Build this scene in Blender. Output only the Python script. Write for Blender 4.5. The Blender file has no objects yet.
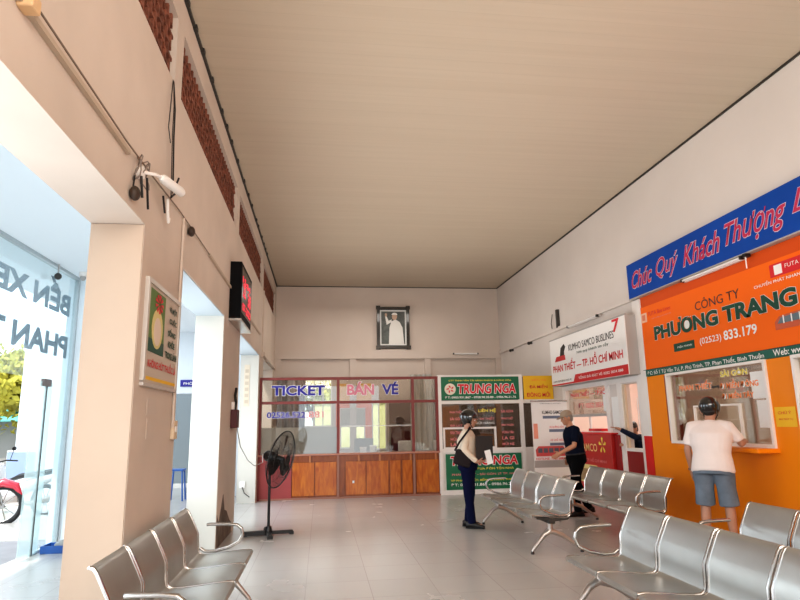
import bpy, bmesh, math, random
from mathutils import Vector, Matrix
random.seed(7)
scn = bpy.context.scene
COL = scn.collection
PI = math.pi
XL, XR, YP, YB, ZC = -1.29, 5.17, 13.3, 17.3, 5.41

# ------------------------------------------------------------------ materials
MATS = {}
def mat(name, col, rough=.6, metal=0., var=.0, scale=3., bump=.0, emit=0., spec=.5, stretch=(1, 1, 1), col2=None, alpha=None, coat=0.):
    if name in MATS: return MATS[name]
    m = bpy.data.materials.new(name); m.use_nodes = True
    nt = m.node_tree; b = nt.nodes['Principled BSDF']
    b.inputs['Base Color'].default_value = (*col, 1)
    b.inputs['Roughness'].default_value = rough
    b.inputs['Metallic'].default_value = metal
    b.inputs['Specular IOR Level'].default_value = spec
    b.inputs['Coat Weight'].default_value = coat
    if alpha is not None: b.inputs['Alpha'].default_value = alpha
    if emit:
        b.inputs['Emission Color'].default_value = (*col, 1); b.inputs['Emission Strength'].default_value = emit
    if var or bump or col2:
        tc = nt.nodes.new('ShaderNodeTexCoord'); mp = nt.nodes.new('ShaderNodeMapping')
        mp.inputs['Scale'].default_value = stretch
        nz = nt.nodes.new('ShaderNodeTexNoise'); nz.inputs['Scale'].default_value = scale; nz.inputs['Detail'].default_value = 5
        nt.links.new(tc.outputs['Object'], mp.inputs['Vector']); nt.links.new(mp.outputs['Vector'], nz.inputs['Vector'])
        if var or col2:
            rp = nt.nodes.new('ShaderNodeValToRGB')
            c2 = col2 if col2 else tuple(max(0, c*(1-var)) for c in col)
            c1 = col if col2 else tuple(min(1, c*(1+var*.5)) for c in col)
            rp.color_ramp.elements[0].color = (*c2, 1); rp.color_ramp.elements[0].position = .3
            rp.color_ramp.elements[1].color = (*c1, 1); rp.color_ramp.elements[1].position = .68
            nt.links.new(nz.outputs['Fac'], rp.inputs['Fac']); nt.links.new(rp.outputs['Color'], b.inputs['Base Color'])
        if bump:
            bp = nt.nodes.new('ShaderNodeBump'); bp.inputs['Strength'].default_value = bump; bp.inputs['Distance'].default_value = .01
            nt.links.new(nz.outputs['Fac'], bp.inputs['Height']); nt.links.new(bp.outputs['Normal'], b.inputs['Normal'])
    MATS[name] = m
    return m

def glass_mat(name, tint=(1, 1, 1), refl=.08, haze=0., hazecol=(.8, .9, .92), rough=.02, rmax=.6):
    m = bpy.data.materials.new(name); m.use_nodes = True; nt = m.node_tree
    for n in list(nt.nodes): nt.nodes.remove(n)
    out = nt.nodes.new('ShaderNodeOutputMaterial')
    tr = nt.nodes.new('ShaderNodeBsdfTransparent'); tr.inputs[0].default_value = (*tint, 1)
    gl = nt.nodes.new('ShaderNodeBsdfGlossy'); gl.inputs['Roughness'].default_value = rough
    lw = nt.nodes.new('ShaderNodeLayerWeight'); lw.inputs['Blend'].default_value = .2
    mr = nt.nodes.new('ShaderNodeMapRange'); mr.inputs['To Min'].default_value = refl; mr.inputs['To Max'].default_value = rmax
    nt.links.new(lw.outputs['Fresnel'], mr.inputs['Value'])
    mx = nt.nodes.new('ShaderNodeMixShader'); nt.links.new(mr.outputs['Result'], mx.inputs[0])
    src = tr
    if haze:
        df = nt.nodes.new('ShaderNodeBsdfDiffuse'); df.inputs[0].default_value = (*hazecol, 1)
        tl = nt.nodes.new('ShaderNodeBsdfTranslucent'); tl.inputs[0].default_value = (*hazecol, 1)
        m2 = nt.nodes.new('ShaderNodeMixShader'); m2.inputs[0].default_value = .5
        nt.links.new(df.outputs[0], m2.inputs[1]); nt.links.new(tl.outputs[0], m2.inputs[2])
        m3 = nt.nodes.new('ShaderNodeMixShader'); m3.inputs[0].default_value = haze
        nt.links.new(tr.outputs[0], m3.inputs[1]); nt.links.new(m2.outputs[0], m3.inputs[2]); src = m3
    nt.links.new(src.outputs[0], mx.inputs[1]); nt.links.new(gl.outputs[0], mx.inputs[2])
    nt.links.new(mx.outputs[0], out.inputs[0]); MATS[name] = m
    return m

def tile_mat(name, c1, c2, grout, size=.6, rough=.22):
    m = bpy.data.materials.new(name); m.use_nodes = True; nt = m.node_tree; b = nt.nodes['Principled BSDF']
    tc = nt.nodes.new('ShaderNodeTexCoord'); mp = nt.nodes.new('ShaderNodeMapping'); mp.inputs['Location'].default_value = (.13, .2, 0)
    br = nt.nodes.new('ShaderNodeTexBrick'); br.offset = 0; br.squash = 1
    br.inputs['Scale'].default_value = 1; br.inputs['Brick Width'].default_value = size; br.inputs['Row Height'].default_value = size
    br.inputs['Mortar Size'].default_value = .004; br.inputs['Mortar Smooth'].default_value = .3; br.inputs['Bias'].default_value = 0
    br.inputs['Color1'].default_value = (*c1, 1); br.inputs['Color2'].default_value = (*c2, 1); br.inputs['Mortar'].default_value = (*grout, 1)
    nz = nt.nodes.new('ShaderNodeTexNoise'); nz.inputs['Scale'].default_value = 1.3; nz.inputs['Detail'].default_value = 6
    rp = nt.nodes.new('ShaderNodeValToRGB'); rp.color_ramp.elements[0].color = (.90, .89, .88, 1); rp.color_ramp.elements[0].position = .35; rp.color_ramp.elements[1].position = .6
    mx = nt.nodes.new('ShaderNodeMix'); mx.data_type = 'RGBA'; mx.blend_type = 'MULTIPLY'; mx.inputs[0].default_value = .25
    nt.links.new(tc.outputs['Object'], mp.inputs['Vector']); nt.links.new(mp.outputs[0], br.inputs['Vector']); nt.links.new(mp.outputs[0], nz.inputs['Vector'])
    nt.links.new(nz.outputs['Fac'], rp.inputs['Fac']); nt.links.new(br.outputs['Color'], mx.inputs[6]); nt.links.new(rp.outputs['Color'], mx.inputs[7])
    nt.links.new(mx.outputs[2], b.inputs['Base Color'])
    mr = nt.nodes.new('ShaderNodeMapRange'); mr.inputs['From Min'].default_value = .3; mr.inputs['From Max'].default_value = .7
    mr.inputs['To Min'].default_value = rough+.06; mr.inputs['To Max'].default_value = rough
    nt.links.new(nz.outputs['Fac'], mr.inputs['Value']); nt.links.new(mr.outputs[0], b.inputs['Roughness'])
    MATS[name] = m
    return m

def ceil_mat():
    m = bpy.data.materials.new('ceiling_panels'); m.use_nodes = True; nt = m.node_tree; b = nt.nodes['Principled BSDF']
    tc = nt.nodes.new('ShaderNodeTexCoord'); mp = nt.nodes.new('ShaderNodeMapping'); mp.inputs['Scale'].default_value = (.25, 5, 1); mp.inputs['Location'].default_value = (50, .3, 0)
    br = nt.nodes.new('ShaderNodeTexBrick'); br.offset = 0
    br.inputs['Scale'].default_value = 1; br.inputs['Brick Width'].default_value = 100.; br.inputs['Row Height'].default_value = 1.
    br.inputs['Mortar Size'].default_value = .02; br.inputs['Mortar Smooth'].default_value = .6
    br.inputs['Color1'].default_value = (.56, .47, .365, 1); br.inputs['Color2'].default_value = (.575, .485, .38, 1); br.inputs['Mortar'].default_value = (.52, .435, .335, 1)
    nt.links.new(tc.outputs['Object'], mp.inputs['Vector']); nt.links.new(mp.outputs[0], br.inputs['Vector'])
    mp2 = nt.nodes.new('ShaderNodeMapping'); mp2.inputs['Scale'].default_value = (.35, 9, 1)
    nz = nt.nodes.new('ShaderNodeTexNoise'); nz.inputs['Scale'].default_value = 1.6; nz.inputs['Detail'].default_value = 4
    rp = nt.nodes.new('ShaderNodeValToRGB'); rp.color_ramp.elements[0].color = (.955, .955, .95, 1); rp.color_ramp.elements[0].position = .3; rp.color_ramp.elements[1].position = .7
    mx = nt.nodes.new('ShaderNodeMix'); mx.data_type = 'RGBA'; mx.blend_type = 'MULTIPLY'; mx.inputs[0].default_value = 1.
    nt.links.new(tc.outputs['Object'], mp2.inputs['Vector']); nt.links.new(mp2.outputs[0], nz.inputs['Vector']); nt.links.new(nz.outputs['Fac'], rp.inputs['Fac'])
    nt.links.new(br.outputs['Color'], mx.inputs[6]); nt.links.new(rp.outputs['Color'], mx.inputs[7])
    nt.links.new(mx.outputs[2], b.inputs['Base Color']); b.inputs['Roughness'].default_value = .55
    bp = nt.nodes.new('ShaderNodeBump'); bp.inputs['Strength'].default_value = .1; bp.inputs['Distance'].default_value = .01; bp.invert = True
    nt.links.new(br.outputs['Fac'], bp.inputs['Height']); nt.links.new(bp.outputs[0], b.inputs['Normal'])
    return m

def wood_mat(name, c1, c2, rough=.3):
    m = bpy.data.materials.new(name); m.use_nodes = True; nt = m.node_tree; b = nt.nodes['Principled BSDF']
    tc = nt.nodes.new('ShaderNodeTexCoord'); mp = nt.nodes.new('ShaderNodeMapping'); mp.inputs['Scale'].default_value = (6, 6, 1.2)
    nz = nt.nodes.new('ShaderNodeTexNoise'); nz.inputs['Scale'].default_value = 2; nz.inputs['Detail'].default_value = 6; nz.inputs['Distortion'].default_value = 1.2
    rp = nt.nodes.new('ShaderNodeValToRGB'); rp.color_ramp.elements[0].color = (*c1, 1); rp.color_ramp.elements[0].position = .3
    rp.color_ramp.elements[1].color = (*c2, 1); rp.color_ramp.elements[1].position = .7
    nt.links.new(tc.outputs['Object'], mp.inputs['Vector']); nt.links.new(mp.outputs[0], nz.inputs['Vector']); nt.links.new(nz.outputs['Fac'], rp.inputs['Fac'])
    nt.links.new(rp.outputs['Color'], b.inputs['Base Color']); b.inputs['Roughness'].default_value = rough
    MATS[name] = m
    return m

M_wallL = mat('plaster_left', (.66, .56, .48), .8, var=.08, scale=1.2, bump=.1)
M_jamb = mat('plaster_cream', (.50, .375, .285), .8, var=.05, scale=1.5)
M_jamb2 = mat('plaster_outside_lit', (.60, .59, .54), .8, var=.05, scale=1.5)
M_wallR = mat('plaster_right', (.73, .67, .625), .8, var=.05, scale=.9)
M_wallB = mat('plaster_back', (.64, .55, .485), .8, var=.06, scale=.8)
M_white = mat('white_paint', (.86, .81, .77), .5, var=.03, scale=2)
M_veswhite = mat('vestibule_white', (.80, .86, .90), .7)
M_orange = mat('orange_paint', (.90, .27, .008), .35, spec=.3, var=.06, scale=.8)
M_orangesign = mat('orange_sign', (.95, .17, .012), .5, spec=.2)
M_orangedark = mat('orange_dark', (.70, .10, .015), .5, spec=.2)
M_blue = mat('banner_blue', (.008, .075, .38), .6, spec=.2, var=.1, scale=1.5)
M_red = mat('sign_red', (.62, .015, .02), .4)
M_redbright = mat('wall_red', (.72, .012, .012), .4)
M_reddark = mat('door_red', (.33, .012, .014), .45)
M_green = mat('sign_green', (.006, .16, .07), .45)
M_greendk = mat('strip_green', (.01, .12, .085), .45)
M_yellow = mat('sign_yellow', (.85, .50, .02), .5)
M_txtwhite = mat('text_white', (.9, .88, .85), .5)
M_txtred = mat('text_red', (.70, .02, .03), .5)
M_txtpink = mat('text_pink', (.75, .25, .25), .5)
M_txtgreen = mat('text_green', (.005, .075, .045), .5)
M_txtnavy = mat('text_navy', (.03, .025, .30), .5)
M_txtblack = mat('text_black', (.03, .03, .035), .5)
M_txtyellow = mat('text_yellow', (.85, .70, .10), .5)
M_txtorange = mat('text_orange', (.92, .24, .04), .5)
M_txtgold = mat('text_gold', (.85, .62, .25), .5)
M_letterglass = mat('letter_vinyl', (.07, .12, .18), .6)
M_steel = mat('bench_steel', (.50, .505, .49), .36, metal=.85, var=.05, scale=4)
M_chrome = mat('chrome', (.45, .43, .41), .25, metal=1.)
M_darkmetal = mat('dark_metal', (.06, .055, .05), .5, metal=.4)
M_cast = mat('cast_aluminium', (.52, .47, .43), .3, metal=.8)
M_black = mat('black_plastic', (.012, .012, .013), .4)
M_blackgloss = mat('black_gloss', (.012, .013, .014), .12, coat=1.)
M_frame = mat('partition_red', (.22, .035, .03), .45, var=.1)
M_panelred = mat('panel_red', (.36, .06, .06), .5, var=.1)
M_wood = wood_mat('varnished_wood', (.36, .07, .008), (.60, .19, .02), .2)
M_wood2 = wood_mat('dark_varnished_wood', (.20, .045, .012), (.36, .10, .02), .25)
M_brick = mat('terracotta', (.24, .085, .05), .8, var=.5, scale=14)
M_mortar = mat('terracotta_dark', (.16, .06, .045), .9, var=.3, scale=9)
M_grey = mat('grey_paint', (.42, .40, .38), .5)
M_conduit = mat('old_conduit', (.50, .40, .31), .6)
M_paper = mat('paper', (.85, .84, .82), .7)
M_skin = mat('skin', (.46, .24, .16), .5, var=.06, scale=8)
M_hair = mat('black_hair', (.012, .010, .010), .4)
M_cream = mat('cream_jacket', (.72, .62, .50), .8, spec=.15, var=.06, scale=6)
M_tee = mat('white_tshirt', (.80, .71, .68), .85, spec=.15, var=.04, scale=5)
M_navytr = mat('navy_trousers', (.006, .008, .035), .9, spec=.1)
M_navypolo = mat('navy_polo', (.006, .009, .022), .9, spec=.1)
M_blacktr = mat('black_trousers', (.004, .004, .005), .9, spec=.1)
M_denim = mat('denim', (.17, .21, .26), .9, spec=.1, var=.3, scale=5)
M_cap = mat('beige_cap', (.36, .29, .22), .9, spec=.1)
M_leather = mat('black_leather', (.02, .018, .018), .45)
M_bagfab = mat('charcoal_bag', (.03, .024, .026), .9, spec=.1)
M_pinkwall = mat('booth_inside', (.78, .62, .55), .8)
M_beigewall = mat('ticket_inside', (.50, .45, .38), .8)
M_floor = tile_mat('floor_tiles', (.52, .505, .485), (.545, .53, .51), (.42, .40, .38))
M_glass = glass_mat('clear_glass', (.93, .97, .96), .06)
M_glassoffice = glass_mat('office_glass', (.88, .87, .84), .09)
M_glasshazy = glass_mat('entrance_glass', (.94, .99, 1.), .04, haze=.10, hazecol=(.85, 1, 1), rmax=.18)
M_frost = glass_mat('frosted_film', (.9, .9, .88), .05, haze=.8, hazecol=(.62, .58, .53), rough=.2)
M_led = mat('led_red', (.9, .02, .06), .5, emit=.6)
M_tube = mat('tube_glass', (.88, .86, .84), .3)
M_asphalt = mat('pavement', (.22, .21, .22), .9, var=.15, scale=2)
M_leaf = mat('tree_leaf', (.62, .56, .09), .7, var=.45, scale=1.5)
M_leaf2 = mat('green_leaf', (.20, .36, .08), .7, var=.4, scale=1.5)
M_bark = mat('bark', (.14, .09, .06), .9)
M_turq = mat('turquoise_roof', (.18, .62, .55), .6)
M_rubber = mat('rubber', (.02, .02, .022), .8)
M_bikered = mat('bike_red', (.55, .02, .05), .25, coat=1.)
M_bikewhite = mat('bike_white', (.75, .76, .78), .25, coat=1.)
M_blueplastic = mat('blue_plastic', (.03, .12, .42), .4)
M_stain = mat('stained_plaster', (.20, .15, .12), .9, var=.4, scale=6)
M_curtain = mat('curtain', (.62, .62, .58), .85)
M_bluepale = mat('pale_blue_board', (.35, .45, .66), .5)

# ------------------------------------------------------------------ mesh builder
class MB:
    def __init__(s): s.bm = bmesh.new()
    def face(s, pts):
        try: return s.bm.faces.new([s.bm.verts.new(p) for p in pts])
        except ValueError: return None
    def box(s, x0, x1, y0, y1, z0, z1, bev=0.):
        s.k = getattr(s, 'k', 0)+1; e = (s.k % 8)*.00012
        x0, x1, y0, y1, z0, z1 = x0-e, x1+e, y0-e, y1+e, z0-e, z1+e
        r = bmesh.ops.create_cube(s.bm, size=1)
        vs = r['verts']
        for v in vs:
            v.co = Vector(((x0+x1)/2+v.co.x*(x1-x0), (y0+y1)/2+v.co.y*(y1-y0), (z0+z1)/2+v.co.z*(z1-z0)))
        if bev:
            es = list({e for v in vs for e in v.link_edges})
            bmesh.ops.bevel(s.bm, geom=es, offset=bev, segments=2, affect='EDGES', profile=.5)
        return s
    def obox(s, c, ax, ay, az, hx, hy, hz, bev=0.):
        r = bmesh.ops.create_cube(s.bm, size=2); vs = r['verts']
        c = Vector(c); ax = Vector(ax).normalized(); ay = Vector(ay).normalized(); az = Vector(az).normalized()
        for v in vs: v.co = c+ax*v.co.x*hx+ay*v.co.y*hy+az*v.co.z*hz
        if bev:
            es = list({e for v in vs for e in v.link_edges})
            bmesh.ops.bevel(s.bm, geom=es, offset=bev, segments=2, affect='EDGES', profile=.5)
        return s
    def loft(s, rings, cap=True):
        vr = [[s.bm.verts.new(p) for p in r] for r in rings]
        n = len(vr[0])
        for a, b in zip(vr, vr[1:]):
            for i in range(n):
                s.bm.faces.new((a[i], a[(i+1) % n], b[(i+1) % n], b[i]))
        if cap:
            s.bm.faces.new(list(reversed(vr[0]))); s.bm.faces.new(vr[-1])
        return s
    def tube(s, pts, r, n=8, closed=False):
        pts = [Vector(p) for p in pts]; m = len(pts)
        rr = r if isinstance(r, (list, tuple)) else [r]*m
        up = Vector((0, 0, 1)); rings = []; prev = None
        for i, p in enumerate(pts):
            if closed: t = (pts[(i+1) % m]-pts[i-1])
            else: t = pts[min(i+1, m-1)]-pts[max(i-1, 0)]
            t.normalize()
            if prev is None:
                a = t.cross(up)
                if a.length < .05: a = t.cross(Vector((1, 0, 0)))
            else:
                a = prev-t*prev.dot(t)
                if a.length < 1e-4: a = t.cross(up)
            a.normalize(); prev = a; b = t.cross(a)
            rings.append([p+(a*math.cos(2*PI*k/n)+b*math.sin(2*PI*k/n))*rr[i] for k in range(n)])
        if closed:
            rings.append(rings[0]); s.loft(rings, cap=False)
            bmesh.ops.remove_doubles(s.bm, verts=s.bm.verts, dist=1e-6)
        else: s.loft(rings)
        return s
    def cyl(s, p0, p1, r0, r1=None, n=16):
        return s.tube([p0, p1], [r0, r1 if r1 is not None else r0], n)
    def ell(s, c, r, rot=None, u=16, v=10):
        res = bmesh.ops.create_uvsphere(s.bm, u_segments=u, v_segments=v, radius=1)
        c = Vector(c)
        for w in res['verts']:
            p = Vector((w.co.x*r[0], w.co.y*r[1], w.co.z*r[2]))
            if rot: p = rot @ p
            w.co = c+p
        return s
    def cap(s, p0, r0, p1, r1, n=14):
        p0 = Vector(p0); p1 = Vector(p1); d = (p1-p0)
        L = d.length
        if L < 1e-6: return s
        d /= L; pts = []; rs = []
        for a in (80, 60, 35, 12): pts.append(p0-d*r0*math.sin(math.radians(a))); rs.append(r0*math.cos(math.radians(a)))
        pts.append(p0); rs.append(r0); pts.append((p0+p1)/2); rs.append((r0+r1)/2); pts.append(p1); rs.append(r1)
        for a in (12, 35, 60, 80): pts.append(p1+d*r1*math.sin(math.radians(a))); rs.append(r1*math.cos(math.radians(a)))
        return s.tube(pts, rs, n)
    def chain(s, pts, n=14):
        for (p0, r0), (p1, r1) in zip(pts, pts[1:]): s.cap(p0, r0, p1, r1, n)
        return s
    def prism(s, poly, axis, a, b):
        def P(q, t):
            return {'x': (t, q[0], q[1]), 'y': (q[0], t, q[1]), 'z': (q[0], q[1], t)}[axis]
        r0 = [P(q, a) for q in poly]; r1 = [P(q, b) for q in poly]
        return s.loft([r0, r1])
    def sections(s, secs, n=20):
        # secs: (centre, half width vector, half depth vector)
        rings = []
        for c, u, v in secs:
            c = Vector(c); u = Vector(u); v = Vector(v)
            rings.append([c+u*math.cos(2*PI*k/n)+v*math.sin(2*PI*k/n) for k in range(n)])
        return s.loft(rings)

WL = {}
def link(name, me, m, parent=None, smooth=False, world=True):
    o = bpy.data.objects.new(name, me); COL.objects.link(o)
    if m is not None: me.materials.append(m)
    if smooth:
        for p in me.polygons: p.use_smooth = True
    off = Vector((0, 0, 0))
    if parent is not None:
        o.parent = parent
        off = WL.get(parent.name, Vector((0, 0, 0)))
    if world and off.length > 0: me.transform(Matrix.Translation(-off))
    WL[o.name] = off if world else Vector((0, 0, 0))
    if not world: WL[o.name] = Vector((0, 0, 0))
    return o
def obj(name, mb, m, parent=None, smooth=False, world=True, recalc=True):
    if recalc: bmesh.ops.recalc_face_normals(mb.bm, faces=mb.bm.faces)
    me = bpy.data.meshes.new(name); mb.bm.to_mesh(me); mb.bm.free()
    o = link(name, me, m, parent, smooth, world)
    if smooth:
        try: me.set_sharp_from_angle(angle=math.radians(42))
        except Exception: pass
    return o
def tag(o, label, cat, group=None):
    o['label'] = label; o['category'] = cat
    if group: o['group'] = group
    return o
def thing(name, label, cat, loc=(0, 0, 0), rotz=0, group=None, local=False):
    o = bpy.data.objects.new(name, None); COL.objects.link(o); o.empty_display_size = .1
    o.location = loc; o.rotation_euler = (0, 0, rotz)
    WL[o.name] = Vector((0, 0, 0)) if local else Vector(loc)
    return tag(o, label, cat, group)
def struct(name, mb, m, parent=None, smooth=False):
    o = obj(name, mb, m, parent, smooth)
    if parent is None: o['kind'] = 'structure'
    return o
def dup(root, loc, rotz=None, label=None):
    r = root.copy(); COL.objects.link(r); r.location = loc
    if rotz is not None: r.rotation_euler = (0, 0, rotz)
    if label: r['label'] = label
    for ch in list(root.children):
        c = ch.copy(); COL.objects.link(c); c.parent = r
        for g in list(ch.children):
            d = g.copy(); COL.objects.link(d); d.parent = c
    return r

# lettering: flat glyph meshes laid on a surface.  o = lower left corner, u = reading direction, v = up
def lettering(text, parent, m, o, u, w, h, v=(0, 0, 1), bold=.0, shear=0., outline=None, ow=.03, lift=.004, name='lettering'):
    def curve(off):
        c = bpy.data.curves.new('t', 'FONT'); c.body = text; c.size = 1; c.offset = off; c.shear = shear
        c.resolution_u = 3
        t = bpy.data.objects.new('t', c); COL.objects.link(t)
        dg = bpy.context.evaluated_depsgraph_get()
        me = bpy.data.meshes.new_from_object(t.evaluated_get(dg))
        bpy.data.objects.remove(t); bpy.data.curves.remove(c)
        return me
    base = curve(bold)
    xs = [q.co.x for q in base.vertices]; ys = [q.co.y for q in base.vertices]
    x0, x1, y0, y1 = min(xs), max(xs), min(ys), max(ys)
    sx, sy = w/(x1-x0), h/(y1-y0)
    o = Vector(o); u = Vector(u).normalized(); v = Vector(v).normalized(); nrm = u.cross(v)
    def place(me, L):
        for q in me.vertices:
            q.co = o+u*((q.co.x-x0)*sx)+v*((q.co.y-y0)*sy)+nrm*L
    if outline is not None:
        om = curve(bold+ow); place(om, lift); link(name+'_outline', om, outline, parent)
        lift += .003
    place(base, lift)
    return link(name, base, m, parent)

def remeshed(name, mb, m, vox, parent, smooth_it=2, world=False):
    bmesh.ops.recalc_face_normals(mb.bm, faces=mb.bm.faces)
    me = bpy.data.meshes.new('tmp'); mb.bm.to_mesh(me); mb.bm.free()
    t = bpy.data.objects.new('tmp', me); COL.objects.link(t)
    r = t.modifiers.new('r', 'REMESH'); r.mode = 'VOXEL'; r.voxel_size = vox; r.use_smooth_shade = True
    if smooth_it:
        sm = t.modifiers.new('s', 'SMOOTH'); sm.iterations = smooth_it; sm.factor = .5
    dg = bpy.context.evaluated_depsgraph_get()
    me2 = bpy.data.meshes.new_from_object(t.evaluated_get(dg)); me2.name = name
    bpy.data.objects.remove(t); bpy.data.meshes.remove(me)
    me2.materials.clear()
    return link(name, me2, m, parent, smooth=True, world=world)

# ------------------------------------------------------------------ camera
cam = bpy.data.cameras.new('camera'); co = bpy.data.objects.new('camera', cam); COL.objects.link(co)
R = Matrix(((0.9919256776984313, -0.008197732873540756, -0.1265553124062437),
            (-0.12564970891882424, -0.19881283056775986, -0.971949386053744),
            (-0.017193038449401916, 0.9800031916159097, -0.19823759444542327)))
co.matrix_world = Matrix.Translation((0, 0, 1.5)) @ R.to_4x4()
cam.sensor_width = 36; cam.lens = 611.0957*36/800; cam.clip_end = 500
scn.camera = co

# ------------------------------------------------------------------ setting
struct('floor', MB().box(-3.6, 5.35, -4.5, YB+.2, -.2, 0), M_floor)
o = struct('ceiling', MB().box(XL-.36, XR+.2, -4.5, YB+.2, ZC, ZC+.12), ceil_mat())
# left wall: piers, lintel, clerestory
T = .37
mb = MB()
X0, X1 = XL-T, XL
for a, b in ((-4.5, -3.2), (-.4, .6), (4.47, 5.75), (8.27, 9.9), (13.0, 13.9), (16.6, YB)):
    mb.box(X0, X1, a, b, 0, 2.96)
mb.box(X0, X1, -4.5, YB, 2.96, 4.43)
for a, b in ((-4.5, 1.1), (5.05, 5.3), (9.05, 9.35), (13.15, 13.5), (16.9, YB)):
    mb.box(X0, X1, a, b, 4.43, 5.08)
mb.box(X0, X1, -4.5, YB, 5.08, ZC)
struct('wall_left', mb, M_wallL)
# jamb plaster (end faces of the piers) and stained pier foot
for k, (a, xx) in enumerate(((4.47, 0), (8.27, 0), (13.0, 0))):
    struct('trim_%d' % (k+1), MB().box(X0+.002, X1-.004, a-.012, a, 0, 2.955), M_jamb if k == 0 else M_jamb2)  # farther two ends: outside light put into the paler plaster colour
mb = MB()
pts = [(8.27, 0), (8.27, .42), (8.45, .30), (8.60, .45), (8.75, .62), (8.9, .40), (9.1, .36), (9.4, .20), (9.6, .14), (9.6, 0)]
mb.prism(pts, 'x', XL, XL+.004)
struct('trim_18', mb, M_stain)
# right wall with booth openings
mb = MB(); T2 = .14
def wall_open(mb, x0, x1, y0, y1, z0, z1, holes):
    holes = sorted(holes); y = y0
    for (a, b, c, d) in holes:
        if a > y: mb.box(x0, x1, y, a, z0, z1)
        if c > z0: mb.box(x0, x1, a, b, z0, c)
        if d < z1: mb.box(x0, x1, a, b, d, z1)
        y = b
    if y < y1: mb.box(x0, x1, y, y1, z0, z1)
wall_open(mb, XR, XR+T2, -4.5, YB+.2, 0, ZC, [(3.9, 6.1, 1.18, 2.2), (6.53, 8.72, 1.18, 2.2), (9.52, 10.12, 1.0, 2.1), (10.68, 12.6, 1.25, 2.15)])
struct('wall_right', mb, M_wallR)
# back wall; added openings hold the stand-ins for ticket glass reflections
mb = MB()
def wall_open_y(mb, y0, y1, x0, x1, z0, z1, holes):
    x = x0
    for (a, b, c, d) in sorted(holes):
        if a > x: mb.box(x, a, y0, y1, z0, z1)
        if c > z0: mb.box(a, b, y0, y1, z0, c)
        if d < z1: mb.box(a, b, y0, y1, d, z1)
        x = b
    if x < x1: mb.box(x, x1, y0, y1, z0, z1)
wall_open_y(mb, YB, YB+.2, XL-.4, XR+.2, 0, ZC, [(-1.2, .3, 1.45, 2.75), (.52, 1.22, .85, 1.95), (1.4, 1.82, .8, 2.15)])
struct('wall_back', mb, M_wallB)
mb = MB(); wall_open_y(mb, -4.7, -4.5, XL-.4, XR+.2, 0, ZC, [(-1.1, 2.9, 0, 3.4)])
struct('wall_front', mb, M_wallB)
mb = MB(); mb.box(XL, XR, YB-.10, YB, 3.31, 3.57)
for c in (-1.2, .88, 3.01, 5.1): mb.box(c-.09, c+.09, YB-.08, YB, 0, 3.31)
struct('trim_4', mb, M_wallB)
mb = MB(); mb.box(XR-.05, XR, 9.4, YB-.1, 3.44, 3.52)
struct('trim_5', mb, M_wallR)
# dark shadow gap strips along the ceiling
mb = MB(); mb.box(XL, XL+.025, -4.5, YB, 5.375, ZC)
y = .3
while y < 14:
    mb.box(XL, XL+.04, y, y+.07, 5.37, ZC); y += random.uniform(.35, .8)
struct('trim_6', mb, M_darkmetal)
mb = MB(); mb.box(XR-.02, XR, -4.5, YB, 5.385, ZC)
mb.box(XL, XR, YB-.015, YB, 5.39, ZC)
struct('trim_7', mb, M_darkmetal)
# beam shelf under the last clerestory bay on the left
mb = MB(); mb.box(XL, XL+.06, 13.6, 16.9, 3.0, 3.08); mb.box(XL, XL+.03, 13.45, 13.52, 2.96, 4.43)
struct('trim_8', mb, M_wallL)
# vestibule
struct('trim_9', MB().box(-4.6, X0, -4.5, 14.6, 3.64, 3.8), M_veswhite)
mb = MB(); mb.box(X0-.01, X0, -4.5, 14.5, 2.97, 3.64); struct('trim_10', mb, M_veswhite)
mb = MB(); mb.box(-3.62, -3.0, 9.14, 9.5, 0, 3.64); struct('trim_11', mb, M_veswhite)
mb = MB()
wall_open_y(mb, 14.4, 14.6, -6.5, X0, 0, 3.64, [(-3.3, -2.3, 0, 2.25)])
struct('wall_vestibule', mb, M_veswhite)
struct('wall_inner', MB().box(-6, -1.7, 18.0, 18.2, 0, 3.2), mat('dim_blue_wall', (.16, .19, .21), .8))
mb = MB(); mb.box(-6.5, -3.6, 9.6, 18.2, -.2, .0); mb.box(-3.6, X0, YB+.2, 18.2, -.2, 0)
struct('floor_annex', mb, M_floor)

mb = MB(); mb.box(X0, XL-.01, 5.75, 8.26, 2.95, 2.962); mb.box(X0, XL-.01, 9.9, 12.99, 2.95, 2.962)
struct('trim_19', mb, mat('soffit_sky_tint', (.46, .52, .56), .8))  # thin boards with the bluish sky light put into their colour
# brick screens in the clerestory
def brick_screen(y0, y1, label):
    t = thing('brick_screen', label, 'screen', (XL-.14, (y0+y1)/2, 4.43), group='terracotta screens under the ceiling')
    mb = MB(); z0, z1 = 4.43, 5.08
    xa, xb = XL-.12, XL-.06
    n = max(1, round((y1-y0)/.13)); cw = (y1-y0)/n; rz = (z1-z0)/6
    for j in range(6):
        for i in range(n):
            cy = y0+(i+.5)*cw+(cw/2 if j % 2 else 0); cz = z0+(j+.5)*rz
            if cy+cw*.5 > y1+.001: cy = y1-cw*.25; w = cw*.25
            else: w = cw*.5
            # a hollow block: four slim walls round a hole, front edge canted
            mb.box(xa, xb+.02, cy-w, cy-w+.028, cz-rz/2, cz+rz/2)
            mb.box(xa, xb+.012*(1+(i+j) % 2), cy-w, cy+w, cz-rz/2, cz-rz/2+.03)
            mb.box(xa+.01, xb-.005, cy-w+.028, cy+w, cz-.004-rz*.12, cz+rz*.12)
    obj('blocks', mb, M_brick, t)
    mb = MB(); mb.box(xa-.02, xa-.01, y0, y1, z0, z1)
    for i in range(n+1): pass
    obj('backing', mb, M_mortar, t)
brick_screen(1.1, 5.05, 'dark red terracotta screen nearest the camera, above the wall lamp fitting')
brick_screen(5.3, 9.05, 'second terracotta screen from the camera, high above the framed poster')
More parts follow.
